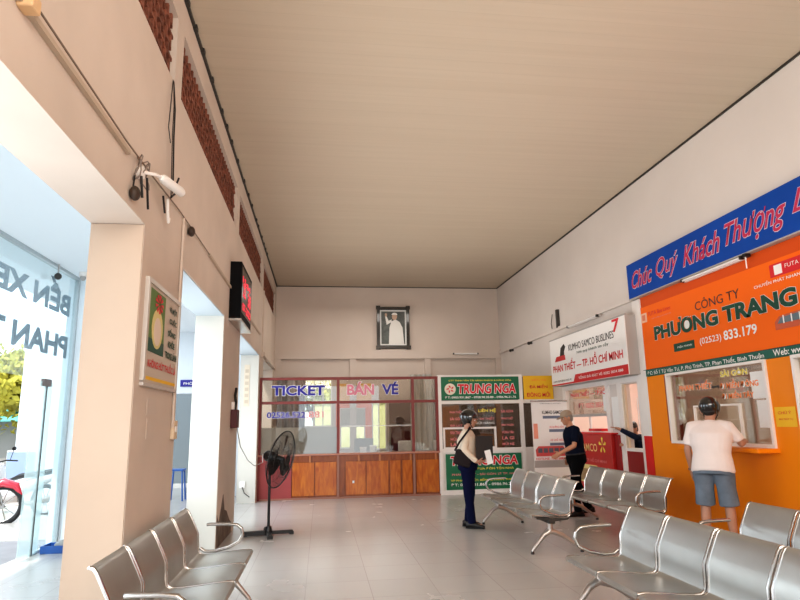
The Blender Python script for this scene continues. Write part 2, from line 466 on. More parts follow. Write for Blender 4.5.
brick_screen(9.35, 13.15, 'third terracotta screen from the camera, above the red display board')
brick_screen(13.5, 16.9, 'farthest small terracotta screen beside the back wall')

# ------------------------------------------------------------------ benches
PITCH = .58; NS = 4
PROF = [(-.468, .392), (-.476, .412), (-.462, .428), (-.42, .432), (-.32, .426), (-.20, .414), (-.09, .405), (-.035, .408), (-.008, .425),
        (.000, .455), (.004, .51), (.008, .585), (.036, .65), (.068, .715), (.094, .768), (.112, .79), (.132, .796), (.146, .786)]
def make_bench():
    t = thing('airport_bench', '', 'bench', (0, 0, 0), group='steel waiting benches', local=True)
    for k in range(NS):
        y0 = k*PITCH+.022; y1 = (k+1)*PITCH-.022
        # seat pan and back in one perforated sheet: front, then back, sharing a fold line
        for nm, pr_ in (('seat', PROF[:9]), ('backrest', PROF[8:])):
            mb = MB(); n = len(pr_); rows = []
            ys = [y0, y0+.012, (y0+y1)/2, y1-.012, y1]
            for j, yy in enumerate(ys):
                lift = (.004 if j in (0, 4) else 0)
                rows.append([(x, yy, z+lift) for x, z in pr_])
            vs = [[mb.bm.verts.new(p) for p in r] for r in rows]
            for a in range(4):
                for b in range(n-1): mb.bm.faces.new((vs[a][b], vs[a+1][b], vs[a+1][b+1], vs[a][b+1]))
            bmesh.ops.recalc_face_normals(mb.bm, faces=mb.bm.faces)
            bmesh.ops.solidify(mb.bm, geom=list(mb.bm.faces), thickness=.010)
            obj(nm, mb, M_steel, t, smooth=True, world=False)
        for yy in (y0-.002, y1+.002):
            obj('edge_tube', MB().tube([(x, yy, z-.006) for x, z in PROF[2:-1]], .0115, 8), M_chrome, t, smooth=True, world=False)
    mb = MB(); mb.box(-.27, -.19, .0, NS*PITCH, .335, .375, .006)
    obj('beam', mb, M_darkmetal, t, world=False)
    for k in range(NS+1):
        y = min(max(k*PITCH, .03), NS*PITCH-.03)
        mb = MB(); mb.tube([(-.40, y, .395), (-.2, y, .372), (-.03, y, .385), (.012, y, .43), (.03, y, .58)], [.012, .02, .018, .014, .01], 8)
        obj('bracket', mb, M_darkmetal, t, smooth=True, world=False)
    for y in (-.012, NS*PITCH+.012):
        pts = [(-.01, .455), (-.05, .428), (-.14, .425), (-.26, .452), (-.345, .495), (-.375, .55), (-.365, .605), (-.325, .638), (-.25, .648), (-.15, .65), (-.09, .652), (-.06, .65)]
        P2 = []
        for i in range(len(pts)-1):
            for q in range(3):
                f = q/3; P2.append((pts[i][0]*(1-f)+pts[i+1][0]*f, y, pts[i][1]*(1-f)+pts[i+1][1]*f))
        P2.append((pts[-1][0], y, pts[-1][1]))
        obj('armrest', MB().tube(P2, .0145, 10), M_chrome, t, smooth=True, world=False)
    for y in (.07, NS*PITCH-.07):
        mb = MB()
        mb.tube([(-.23, y, .355), (-.23, y, .30), (-.23, y, .24)], [.036, .03, .035], 12)
        for sx, ex in ((-1, -.46), (1, .14)):
            mb.tube([(-.23, y, .25), (-.23+(ex+.23)*.35, y, .205), (-.23+(ex+.23)*.75, y, .10), (ex-.012*sx, y, .05), (ex, y, .028)], [.034, .028, .021, .018, .016], 10)
        g = obj('leg', mb, M_cast, t, smooth=True, world=False)
        for ex in (-.46, .14):
            obj('foot_pad', MB().cyl((ex, y, 0), (ex, y, .03), .022, .018, 12), M_black, g, world=False)
    return t
b0 = make_bench()
b0.location = (2.89, 7.16, 0)
b0['label'] = 'steel four-seat bench in front of the standing man in the cream jacket'
dup(b0, (4.09, 7.18, 0), label='steel four-seat bench behind, in front of the red counter and the orange wall')
dup(b0, (2.44, 2.73, 0), label='large steel four-seat bench at the bottom right, nearest the camera')
dup(b0, (3.51, 2.73, 0), label='steel four-seat bench at the far right edge, behind the nearest right bench')
dup(b0, (-1.06, 5.88, 0), PI, label='steel four-seat bench against the left wall under the framed poster')

# ------------------------------------------------------------------ ticket counter (back left)
F = YP
t = thing('ticket_counter', 'wooden ticket counter with dark red glazed partition and blue TICKET lettering', 'counter', (.6, F+.05, 0))
mb = MB()
for x in (-1.265, .36, 1.97, 2.50): mb.box(x-.028, x+.028, F-.03, F+.05, .9, 2.5)
for z in (2.475, 1.97): mb.box(-1.27, 2.53, F-.03, F+.05, z-.028, z+.028)
mb.box(-1.29, -1.24, F-.03, F+.05, 0, .9)
obj('frame', mb, M_frame, t)
obj('countertop', MB().box(-1.29, 2.53, F-.07, F+.5, .875, .91, .006), mat('counter_edge', (.50, .22, .15), .35), t)
obj('side_panel', MB().box(-1.24, -.6, F-.02, F+.02, .03, .875), M_panelred, t)
mb = MB(); mb.box(-.6, .36, F+.01, F+.04, .03, .875); mb.box(.36, 1.97, F+.01, F+.04, .03, .875); mb.box(1.97, 2.53, F+.01, F+.04, .03, .875)
obj('carcass', mb, M_wood2, t)
for a, b in ((-.58, -.13), (-.11, .33), (.52, .94), (.96, 1.42), (1.46, 1.68), (1.72, 1.93), (2.02, 2.5)):
    mb = MB(); mb.box(a, b, F-.015, F+.01, .07, .74, .004)
    obj('cupboard_door', mb, M_wood, t)
mb = MB(); mb.box(.385, .50, F-.015, F+.01, .07, .86); mb.box(-.6, .34, F-.012, F+.01, .76, .87); mb.box(.5, 1.94, F-.012, F+.01, .76, .87); mb.box(1.99, 2.5, F-.012, F+.01, .76, .87)
obj('drawer_band', mb, M_wood2, t)
mb = MB()
for x in (.36, 1.97): mb.box(x-.022, x+.022, F-.035, F, .0, .88)
mb.box(-1.27, 2.53, F-.03, F+.02, 0, .035)
obj('pilaster', mb, mat('pilaster_brown', (.36, .17, .12), .5), t)
for x in (-.22, .80, 1.24, 1.90, 2.44):
    obj('latch', MB().box(x-.018, x+.018, F-.045, F-.012, .74, .87, .003), mat('latch_wood', (.46, .17, .06), .4), t)
obj('price_dot', MB().box(.66, .70, F-.019, F-.014, .30, .35), M_paper, t)
for (a, b) in ((-1.235, .332), (.388, 1.942), (1.998, 2.472)):
    for (c, d) in ((2.0, 2.447), (.91, 1.942)):
        obj('glass_pane', MB().box(a, b, F+.005, F+.012, c, d), M_glassoffice, t)
obj('frosted_film', MB().box(-1.235, .332, F+.014, F+.018, .91, 1.46), M_frost, t)
obj('sliding_rail', MB().box(.39, 1.94, F-.005, F+.02, 1.46, 1.472), M_txtwhite, t)
lettering('TICKET', t, M_txtnavy, (-1.04, F-.002, 2.12), (1, 0, 0), 1.12, .215, bold=.035, outline=M_txtwhite, ow=.03)
lettering('BÁN', t, mat('faded_pink', (.72, .25, .32), .5), (.55, F-.002, 2.12), (1, 0, 0), .58, .28, bold=.035, outline=M_txtwhite, ow=.03)
lettering('VÉ', t, M_txtnavy, (1.30, F-.002, 2.12), (1, 0, 0), .36, .28, bold=.035, outline=M_txtwhite, ow=.03)
lettering('02526.522', t, M_txtnavy, (-1.13, F-.002, 1.655), (1, 0, 0), .80, .13, bold=.03, outline=M_txtwhite, ow=.03)
lettering('.881', t, M_txtpink, (-.31, F-.002, 1.655), (1, 0, 0), .36, .13, bold=.0, outline=M_txtwhite, ow=.03)

# things behind the ticket glass
def curtain(name, x0, x1, y, z0, z1, m, waves, label, group=None):
    mb = MB(); n = 60; rows = []
    for z in (z0, z1):
        rows.append([(x0+(x1-x0)*i/n, y+.035*math.sin(i/n*waves*2*PI), z) for i in range(n+1)])
    vs = [[mb.bm.verts.new(p) for p in r] for r in rows]
    for i in range(n): mb.bm.faces.new((vs[0][i], vs[0][i+1], vs[1][i+1], vs[1][i]))
    return tag(obj(name, mb, m, smooth=True), label, 'curtain', group)
curtain('curtain', 2.0, 2.52, F+.60, 0, 2.6, M_curtain, 4.2, 'pale hanging curtain behind the right end of the ticket partition')
curtain('curtain', -1.2, -.45, YB-.12, 1.4, 2.8, mat('reflection_dark', (.26, .24, .24), .9), 4.5, 'dark striped sheet standing in for reflected bars behind the word TICKET')  # dark bars reflected in the ticket glass, built as a folded sheet
# added back windows standing in for reflections in the ticket glass
def reflection_window(n, a, b, c, d, mullions, m):
    mb = MB(); w = .035
    mb.box(a, b, YB-.01, YB+.05, c, c+w); mb.box(a, b, YB-.01, YB+.05, d-w, d); mb.box(a, a+w, YB-.01, YB+.05, c, d); mb.box(b-w, b, YB-.01, YB+.05, c, d)
    for q in mullions: mb.box(q-.015, q+.015, YB, YB+.04, c, d)
    o = struct('window_%d' % n, mb, m)
    obj('pane', MB().box(a+w, b-w, YB+.02, YB+.025, c+w, d-w), M_glass, o)
reflection_window(1, -1.2, .3, 1.45, 2.75, (-.7, -.45, -.2, .05), M_white)
reflection_window(2, .52, 1.22, .85, 1.95, (.87,), M_txtwhite)
reflection_window(3, 1.4, 1.82, .8, 2.15, (1.6,), M_white)
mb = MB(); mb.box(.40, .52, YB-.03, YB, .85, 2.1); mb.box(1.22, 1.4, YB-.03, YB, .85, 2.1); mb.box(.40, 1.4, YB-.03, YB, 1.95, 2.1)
struct('trim_12', mb, mat('reflection_orange', (.85, .20, .05), .5))  # orange reflection in the ticket glass, built as a border on the wall
struct('trim_13', MB().box(.42, 1.4, YB-.02, YB, 2.12, 2.62), mat('reflection_yellow_band', (.80, .42, .08), .6))  # yellow part of the same reflection, built as a flat board
t = thing('roller_blind', 'half-lowered grey blind over the added orange framed back opening', 'blind', (.87, YB-.04, 1.45))
obj('cloth', MB().box(.53, 1.21, YB-.05, YB-.045, 1.45, 1.93), M_beigewall, t)
obj('bottom_bar', MB().box(.53, 1.21, YB-.06, YB-.035, 1.43, 1.455), M_grey, t)
t = thing('filing_cabinet', 'dark red-brown cabinet behind the ticket glass', 'cabinet', (2.18, YB-.4, 0))
obj('cabinet_body', MB().box(1.86, 2.56, YB-.6, YB-.12, 0, 1.42, .01), mat('cabinet_brown', (.09, .015, .012), .5), t)
for zz in (.15, .75): obj('door', MB().box(1.89, 2.53, YB-.62, YB-.6, zz, zz+.55), mat('cabinet_door', (.12, .02, .015), .5), t)
t = thing('dark_display_panel', 'dark brown panel above the red-brown cabinet behind the ticket glass', 'panel', (2.2, YB-.1, 1.5))
obj('board', MB().box(1.88, 2.56, YB-.13, YB-.09, 1.5, 2.1), mat('brown_board', (.16, .10, .08), .5), t)
obj('board_edge', MB().box(1.88, 2.56, YB-.135, YB-.125, 2.06, 2.1), M_grey, t)
def office_chair(x, y, label):
    t = thing('office_chair', label, 'chair', (x, y, 0), group='chairs behind the ticket glass')
    obj('backrest', MB().box(x-.21, x+.21, y-.03, y+.03, .74, 1.12, .028), M_txtwhite, t, smooth=True)
    obj('seat', MB().box(x-.22, x+.22, y+.04, y+.46, .42, .48, .02), M_txtwhite, t, smooth=True)
    for dx in (-.18, .18):
        for dy in (.0, .4): obj('leg', MB().cyl((x+dx, y+dy, 0), (x+dx, y+dy, .44 if dy else .8), .012), M_chrome, t)
office_chair(1.95, F+.85, 'white rounded chair behind the ticket glass, beside the dark cabinet')
office_chair(2.42, F+.75, 'white rounded chair behind the ticket glass, before the pale curtain')
t = thing('desk', 'pale office desk behind the middle ticket pane', 'desk', (1.05, F+1.4, 0))
obj('desk_top', MB().box(.2, 1.6, F+1.1, F+1.7, .74, .78), M_txtwhite, t)
for x in (.25, 1.55): obj('desk_panel', MB().box(x-.02, x+.02, F+1.12, F+1.68, 0, .74), M_txtwhite, t)
def monitor(x, y, z, label, rz=0):
    t = thing('computer_monitor', label, 'monitor', (x, y, z), group='office monitors')
    obj('screen', MB().box(x-.22, x+.22, y-.02, y+.01, z+.10, z+.40, .005), M_grey, t)
    obj('stand', MB().box(x-.03, x+.03, y-.01, y+.02, z, z+.12), M_grey, t)
    obj('foot', MB().box(x-.1, x+.1, y-.07, y+.08, z, z+.012), M_grey, t)
monitor(1.0, F+1.4, .78, 'grey monitor on the desk behind the middle ticket pane')
# paper cup stack & boxes on the counter ledge
for i, x in enumerate((.9, 1.12)):
    t = thing('paper_box', ['small white box on the counter ledge behind the glass, left one', 'small white box on the counter ledge behind the glass, right one'][i], 'box', (x, F+.2, .91))
    obj('carton', MB().box(x-.07, x+.07, F+.12, F+.28, .911, 1.0+.03*i, .004), M_paper, t)
    obj('lid', MB().box(x-.075, x+.075, F+.115, F+.285, 1.0+.03*i, 1.02+.03*i), M_txtwhite, t)
# white wash basin like shelf seen at the left pane
t = thing('wall_shelf', 'white shelf on the left wall behind the first ticket pane', 'shelf', (-1.0, F+1.0, 1.2))
obj('board', MB().box(-1.29, -.6, F+.8, F+1.1, 1.24, 1.28), M_txtwhite, t)
obj('bracket', MB().box(-1.29, -1.25, F+.8, F+1.1, 1.12, 1.24), M_txtwhite, t)

# ------------------------------------------------------------------ green booth
t = thing('green_bus_booth', 'white framed ticket booth with two green TRUNG NGA signs', 'booth', (3.5, F+.05, 0))
mb = MB()
for x in (2.56, 4.40): mb.box(x-.04, x+.04, F-.03, F+.06, 0, 2.52)
for z0, z1 in ((2.49, 2.53), (1.90, 1.97), (.86, .95), (.0, .10)): mb.box(2.52, 4.44, F-.025, F+.05, z0, z1)
obj('frame', mb, M_white, t)
s1 = obj('upper_sign', MB().box(2.60, 4.36, F-.035, F-.0, 1.985, 2.485), M_green, t)
s2 = obj('lower_sign', MB().box(2.66, 4.33, F-.035, F-.0, .10, .835), M_green, t)
obj('lower_board', MB().box(2.58, 4.38, F, F+.03, .05, .9), M_white, t)
obj('glass_pane', MB().box(2.6, 4.36, F+.01, F+.016, .95, 1.9), glass_mat('booth_glass', (.75, .70, .66), .10), t)
mb = MB()
for (a, b, c, d) in ((2.62, 3.80, 1.36, 1.40), (2.62, 2.66, .95, 1.4), (3.76, 3.80, .95, 1.4), (2.62, 3.8, .95, .98)): mb.box(a, b, F-.02, F+.02, c, d)
obj('sliding_window', mb, M_white, t)
yy = F-.036
lettering('TRUNG NGA', s1, M_txtred, (2.97, yy, 2.12), (1, 0, 0), 1.31, .21, bold=.03, shear=.12, outline=M_txtwhite, ow=.045)
lettering('CTY TNHH VẬN TẢI HÀNH KHÁCH & HÀNG HÓA', s1, M_txtyellow, (2.77, yy, 2.38), (1, 0, 0), 1.42, .055, bold=.02)
lettering('ĐT: 0903.931.867 - 0908.98.28.88 - 0986.96.21.76', s1, M_txtwhite, (2.68, yy, 2.015), (1, 0, 0), 1.60, .05, bold=.02)
mb = MB(); mb.cyl((2.80, yy-.001, 2.22), (2.80, yy-.006, 2.22), .125, n=28); e = obj('emblem', mb, mat('emblem_cream', (.85, .75, .62), .5), s1)
mb = MB()
for k in range(5):
    a = k*2*PI/5+.3
    mb.tube([(2.80+.035*math.cos(a), yy-.008, 2.22+.035*math.sin(a)), (2.80+.085*math.cos(a+.35), yy-.008, 2.22+.085*math.sin(a+.35))], [.018, .009], 6)
obj('flower_mark', mb, M_txtred, e)
lettering('TRUNG NGA', s2, M_txtred, (2.76, yy, .60), (1, 0, 0), 1.48, .19, bold=.03, shear=.12, outline=M_txtwhite, ow=.045)
lettering('CHUYÊN ĐƯA ĐÓN TẬN NHÀ', s2, M_txtyellow, (2.95, yy, .49), (1, 0, 0), 1.2, .07, bold=.02)
lettering('PHAN THIẾT - SÀI GÒN ⇄ TP. HCM', s2, M_txtpink, (2.78, yy, .385), (1, 0, 0), 1.46, .07, bold=.02)
lettering('VP PHAN THIẾT: BẾN XE PHAN THIẾT', s2, M_txtyellow, (2.75, yy, .27), (1, 0, 0), 1.42, .06, bold=.015)
lettering('ĐT: 0903.931.867 - 0986.96.21.76', s2, M_txtwhite, (2.75, yy, .17), (1, 0, 0), 1.50, .06, bold=.015)
for i, z in enumerate((1.70, 1.55, 1.40, 1.25, 1.12, 1.0)):
    lettering(['PHAN THIẾT', 'SÀI GÒN', 'ĐÀ LẠT', 'NHA TRANG', 'MŨI NÉ', 'LA GI'][i], t, M_txtpink, (2.78, F, z), (1, 0, 0), .27, .07, bold=.03)
    lettering(['SÀI GÒN', 'PHAN THIẾT', 'BÌNH THUẬN', 'VŨNG TÀU', 'LA GI', 'MŨI NÉ'][i], t, M_txtpink, (3.93, F, z), (1, 0, 0), .27, .07, bold=.03)
lettering('LIÊN HỆ', t, M_txtyellow, (3.42, F, 1.70), (1, 0, 0), .40, .10, bold=.03)
lettering('PHAN THIẾT', t, M_txtpink, (3.35, F, 1.55), (1, 0, 0), .42, .07, bold=.02)
lettering('GỬI HÀNG', t, M_paper, (3.35, F, 1.46), (1, 0, 0), .42, .06, bold=.01)
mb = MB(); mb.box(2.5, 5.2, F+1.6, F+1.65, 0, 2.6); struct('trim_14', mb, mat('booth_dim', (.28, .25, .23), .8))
# yellow sign and its side window
t = thing('yellow_hanging_sign', 'yellow signboard with faded red lettering to the right of the green booth', 'sign', (4.8, F, 2.2))
obj('board', MB().box(4.47, 5.15, F-.03, F, 1.98, 2.5), M_yellow, t)
lettering('ĐÀ MIỀN', t, M_txtred, (4.60, F-.032, 2.22), (1, 0, 0), .42, .10, bold=.01)
lettering('ĐÔNG MỚI', t, M_txtred, (4.53, F-.032, 2.03), (1, 0, 0), .54, .12, bold=.01)
lettering('BẾN XE', t, M_txtorange, (4.66, F-.032, 2.39), (1, 0, 0), .34, .04, bold=.01)
t = thing('side_window', 'narrow white framed window below the yellow signboard', 'window', (4.8, F+.02, 0))
mb = MB(); mb.box(4.45, 5.17, F-.01, F+.04, 1.90, 1.98); mb.box(4.72, 4.80, F-.02, F+.04, 0, 1.9); mb.box(5.1, 5.17, F-.01, F+.04, 0, 1.9); mb.box(4.45, 5.17, F-.01, F+.04, .86, .95)
obj('frame', mb, M_white, t)
obj('lower_board', MB().box(4.45, 5.17, F+.01, F+.03, 0, .9), M_white, t)
obj('glass_pane', MB().box(4.45, 5.15, F+.015, F+.02, .95, 1.9), MATS['booth_glass'], t)

# ------------------------------------------------------------------ roll-up banner
bx, by = 4.66, 12.3
t = thing('roll_up_banner', 'white roll-up banner with a small red bus picture beside the red counter', 'banner', (bx, by, 0))
mb = MB(); W = .38
mb.box(bx-W, bx+W, by-.004, by+.004, .60, 1.90); obj('printed_sheet', mb, M_paper, t)
mb = MB(); mb.box(bx-W, bx+W, by-.006, by+.006, .08, .60); obj('lower_sheet', mb, M_txtwhite, t)
obj('top_bar', MB().box(bx-W-.01, bx+W+.01, by-.015, by+.015, 1.89, 1.92), M_chrome, t)
obj('grey_gradient_band', MB().box(bx-W, bx+W, by-.0075, by-.0065, .58, .72), M_grey, t)
obj('base_case', MB().box(bx-W-.03, bx+W+.03, by-.09, by+.09, .0, .09, .02), M_chrome, t)
obj('pole', MB().cyl((bx, by+.03, .08), (bx, by+.03, 1.9), .01), M_chrome, t)
yy = by-.008
def band(x0, x1, z0, z1, m, name='text_band'): return obj(name, MB().box(x0, x1, yy-.001, yy, z0, z1), m, t)
M_bandgrey = mat('band_slate', (.16, .20, .28), .5)
lettering('KUMHO SAMCO', t, M_txtblack, (bx-.16, yy, 1.64), (1, 0, 0), .44, .07, bold=.01)
lettering('XE GIƯỜNG NẰM', t, M_txtred, (bx-.02, yy, 1.36), (1, 0, 0), .30, .06)
lettering('XE GHẾ NGỒI', t, M_txtred, (bx-.02, yy, 1.10), (1, 0, 0), .30, .06)
lettering('TRUNG TÂM DỊCH VỤ HÀNH KHÁCH', t, M_txtblack, (bx-.20, yy, 1.84), (1, 0, 0), .45, .022)
for z, a in ((1.55, -.15), (1.28, -.03), (1.01, -.03)):
    band(bx+a, bx+.34, z, z+.055, M_bandgrey)
band(bx-.36, bx-.27, 1.15, 1.45, mat('band_salmon', (.85, .35, .25), .5), 'side_figure')
# small coach picture
pb = obj('coach_picture', MB().prism([(bx-.33, .80), (bx-.34, .93), (bx-.28, 1.0), (bx+.24, 1.0), (bx+.30, .93), (bx+.30, .80)], 'y', yy-.002, yy-.001), mat('coach_red', (.62, .10, .10), .5), t)
for k in range(5): obj('coach_window', MB().box(bx-.29+k*.115, bx-.20+k*.115, yy-.004, yy-.003, .87, .96), mat('coach_win', (.12, .13, .16), .3), pb)
lettering('HOTLINE: 1900 6085', t, M_txtred, (bx-.34, yy, .73), (1, 0, 0), .60, .045, bold=.01)

# ------------------------------------------------------------------ right wall: samco front
U = (0, -1, 0)
sx = 4.95
t = thing('white_bus_sign', 'white KUMHO SAMCO BUSLINES sign box with red route lettering high on right wall', 'sign', (5.06, 11, 2.22))
obj('box', MB().box(sx, XR, 9.38, 12.75, 2.22, 3.20), M_grey, t)
fb = obj('face', MB().box(sx-.012, sx, 9.38, 12.75, 2.22, 3.20), M_txtwhite, t)
obj('edge_frame', MB().box(sx-.016, sx+.02, 9.36, 12.77, 3.19, 3.215), M_grey, t)
xx = sx-.013
lettering('KUMHO SAMCO BUSLINES', fb, M_txtblack, (xx, 11.74, 2.87), U, 1.95, .13, bold=.0)
lettering('Nơi quý khách tin cậy', fb, M_txtgreen, (xx, 11.35, 2.76), U, 1.35, .07)
lettering('PHAN THIẾT — TP. HỒ CHÍ MINH', fb, M_txtred, (xx, 12.62, 2.50), U, 3.1, .22, bold=.015)
obj('red_band', MB().prism([(11.62, 2.225), (11.50, 2.385), (9.385, 2.385), (9.385, 2.225)], 'x', xx-.003, xx-.001), M_red, t)
obj('red_rule', MB().box(xx-.003, xx-.001, 11.6, 12.75, 2.225, 2.255), M_red, t)
lettering('TỔNG ĐÀI ĐẶT VÉ: 0252 3834 088', fb, M_txtwhite, (xx-.002, 11.35, 2.27), U, 1.8, .085, bold=.01)
lettering('www.samcobus.com.vn', fb, M_txtblack, (xx, 12.65, 2.29), U, .95, .05)
lg = obj('logo_mark', MB().prism([(12.25, 2.72), (12.15, 2.98), (11.98, 3.05), (11.9, 2.98), (11.98, 2.9), (12.0, 2.72)], 'x', xx-.003, xx-.001), M_black, fb)
obj('logo_base', MB().prism([(12.5, 2.72), (12.4, 2.82), (11.95, 2.82), (11.93, 2.72)], 'x', xx-.006, xx-.003), M_red, lg)
lettering('7', fb, M_txtred, (xx, 9.82, 2.96), U, .26, .22, bold=.02)

t = thing('samco_booth_front', 'white and red booth front with O SAMCO lettering on its red counter panel', 'booth', (5.12, 11, 0))
mb = MB(); x0, x1 = XR-.03, XR
for a, b, c, d in ((12.58, 12.72, 0, 2.2), (10.58, 10.72, 1.25, 2.2), (10.1, 10.26, 0, 2.2), (9.46, 9.54, 0, 2.2)): mb.box(x0, x1, a, b, c, d)
mb.box(x0, x1, 9.46, 12.72, 2.12, 2.2); mb.box(x0, x1, 10.6, 12.7, 1.25, 1.29)
obj('frame', mb, M_white, t)
rp = obj('counter_panel', MB().box(XR-.12, XR, 10.45, 12.72, .02, 1.25, .008), mat('sign_red2', (.50, .02, .015), .4, var=.1), t)
obj('counter_edge', MB().box(XR-.14, XR, 10.40, 12.74, 1.25, 1.275), M_redbright, t)
obj('red_post', MB().box(XR-.06, XR, 10.26, 10.42, 0, 1.24), M_reddark, t)
xx = XR-.121
lettering('KUMHO SAMCO', rp, M_txtgold, (xx, 12.62, .93), U, 1.60, .14, bold=.01)
lettering('PHAN THIẾT — TP. HỒ CHÍ MINH', rp, M_txtpink, (xx, 12.3, .74), U, 1.62, .08, bold=.01)
mb = MB()
for k in range(5):
    a = k*2*PI/5+.3
    mb.prism([(10.80+.02*math.cos(a), 1.05+.02*math.sin(a)), (10.80+.13*math.cos(a+.25), 1.05+.13*math.sin(a+.25)), (10.80+.15*math.cos(a), 1.05+.15*math.sin(a)), (10.80+.13*math.cos(a-.25), 1.05+.13*math.sin(a-.25))], 'x', xx-.003, xx-.001)
obj('flower_mark', mb, M_txtyellow, rp)
obj('yellow_picture', MB().prism([(12.2, .35), (12.25, .6), (12.0, .68), (11.1, .68), (10.9, .58), (10.9, .35)], 'x', xx-.003, xx-.001), mat('picture_yellow', (.75, .62, .25), .5), rp)
obj('picture_core', MB().box(xx-.006, xx-.004, 11.2, 11.9, .38, .6), mat('picture_core', (.35, .22, .10), .5), rp)
obj('window_glass', MB().box(XR+.05, XR+.056, 10.7, 12.6, 1.62, 2.14), M_glassoffice, t)
obj('window_bar', MB().box(XR-.02, XR+.06, 10.7, 12.6, 1.57, 1.62), M_grey, t)
obj('window_mullion', MB().box(XR+.03, XR+.06, 11.55, 11.62, 1.25, 1.58), M_white, t)
lettering('PHAN THIẾT — TP.HCM', t, M_txtred, (XR+.045, 12.45, 1.97), U, 1.72, .13, bold=.02, outline=M_txtwhite, ow=.02)
lettering('ĐT: 0252 3834', t, M_txtpink, (XR+.045, 12.1, 1.74), U, 1.15, .10, bold=.02)
for i, (a, z) in enumerate(((10.95, 1.66), (10.45, 1.35), (9.56, 1.3))):
    obj('paper_notice', MB().box(XR-.036 if i else XR+.04, XR-.033 if i else XR+.044, a-(.22 if i < 2 else -.0), a+.02+(.0 if i < 2 else .0), z, z+(.38 if i == 0 else .55)), M_paper, t)
mb = MB(); mb.box(XR-.02, XR+.1, 9.54, 10.1, .98, 1.03)
obj('door_ledge', mb, M_txtwhite, t)
obj('lower_door', MB().box(XR-.015, XR, 9.54, 10.1, .0, .98), M_reddark, t)
obj('door_jamb', MB().box(XR-.01, XR+.03, 10.03, 10.12, 1.03, 2.1), mat('door_cream', (.66, .52, .38), .5), t)
struct('trim_15', MB().box(XR-.034, XR, 9.23, 9.46, 0, 1.24), M_redbright)
struct('trim_16', MB().box(XR-.034, XR, 9.21, 9.46, 1.24, 3.43), M_white)
t = thing('desk_telephone', 'black telephone on the red counter behind the dark dressed man', 'telephone', (5.12, 12.2, 1.28))
obj('base', MB().box(5.07, 5.2, 12.15, 12.35, 1.285, 1.325, .01), M_black, t)
obj('handset', MB().tube([(5.08, 12.2, 1.33), (5.12, 12.22, 1.37), (5.17, 12.22, 1.37), (5.19, 12.2, 1.33)], .015, 8), M_black, t, smooth=True)
t = thing('red_folder', 'red folder lying on the red booth counter', 'folder', (5.2, 11.1, 1.275))
obj('cover', MB().box(5.08, 5.28, 10.85, 11.4, 1.30, 1.345, .004), M_red, t)
obj('pages', MB().box(5.085, 5.275, 10.86, 11.39, 1.305, 1.34), M_paper, t)
# small cabinets of the two booths' rooms
mb = MB()
mb.box(7.2, 7.3, -4.5, 13.2, 0, 2.9); mb.box(5.31, 7.3, 13.2, 13.3, 0, 2.9); mb.box(5.31, 7.3, 9.3, 9.4, 0, 2.9); mb.box(5.31, 7.3, 2.0, 2.1, 0, 2.9)
struct('wall_booth', mb, M_pinkwall)
struct('ceiling_booth', MB().box(5.31, 7.3, 2, 13.3, 2.9, 3.0), M_pinkwall)
struct('floor_booth', MB().box(5.31, 7.3, 2, 13.3, -.2, 0), M_floor)

# ------------------------------------------------------------------ orange booth front
t = thing('orange_booth_front', 'orange ticket booth front with a white framed service window', 'booth', (5.14, 6, 0))
mb = MB(); wall_open(mb, XR-.03, XR, .5, 9.22, 0, 2.16, [(3.9, 6.1, 1.18, 2.14), (6.53, 8.72, 1.18, 2.14)])
obj('cladding', mb, M_orange, t)
mb = MB(); mb.box(XR-.03, XR+.14, 8.62, 8.72, 1.18, 2.16); obj('window_reveal', mb, mat('reveal_redbrown', (.33, .07, .04), .5), t)
mb = MB()
for (a, b) in ((6.53, 8.64), (3.9, 6.12)):
    mb.box(XR-.06, XR+.02, a, b, 1.15, 1.19); mb.box(XR-.06, XR+.02, a, b, 2.13, 2.165); mb.box(XR-.06, XR+.02, a, a+.04, 1.15, 2.16); mb.box(XR-.06, XR+.02, b-.04, b, 1.15, 2.16)
obj('window_frame', mb, M_white, t)
obj('window_glass', MB().box(XR, XR+.006, 6.57, 8.6, 1.19, 2.13), glass_mat('orange_glass', (.9, .86, .78), .10), t)
obj('window_glass', MB().box(XR, XR+.006, 3.94, 6.08, 1.19, 2.13), MATS['orange_glass'], t)
mb = MB(); mb.box(XR-.03, XR+.0, 7.09, 8.06, 1.65, 1.675); mb.box(XR-.03, XR, 8.035, 8.06, 1.19, 1.67); mb.box(XR-.03, XR, 7.09, 7.115, 1.19, 1.67)
obj('serving_hatch', mb, M_white, t)
obj('counter_shelf', MB().box(XR-.30, XR, 6.5, 8.1, 1.10, 1.15, .008), M_orange, t)
xx = XR-.004
for s, m_, y, z, w, h in (('PHAN THIẾT', M_txtorange, 8.38, 1.89, .76, .12), ('SÀI GÒN', M_txtyellow, 7.42, 2.02, .52, .09), ('ĐI MIỀN ĐÔNG', M_txtorange, 7.45, 1.87, .72, .11), ('ĐI MIỀN TÂY', M_txtorange, 7.43, 1.74, .60, .10)):
    lettering(s, t, m_, (xx, y, z), U, w, h, bold=.02, outline=M_txtwhite, ow=.04)
mb = MB(); mb.box(XR-.008, XR-.004, 7.50, 7.60, 1.895, 1.915)
mb.prism([(7.60, 1.88), (7.60, 1.93), (7.63, 1.905)], 'x', XR-.008, XR-.004); mb.prism([(7.50, 1.93), (7.50, 1.88), (7.47, 1.905)], 'x', XR-.008, XR-.004)
obj('double_arrow', mb, M_txtblack, t)
t2 = thing('paper_notice', 'tall white timetable sheets taped to the right side of the orange booth glass', 'notice', (5.16, 6.7, 1.4))
obj('sheet', MB().box(XR-.008, XR-.005, 6.60, 6.86, 1.72, 2.04), M_paper, t2); obj('sheet', MB().box(XR-.008, XR-.005, 6.60, 6.80, 1.38, 1.70), M_paper, t2)
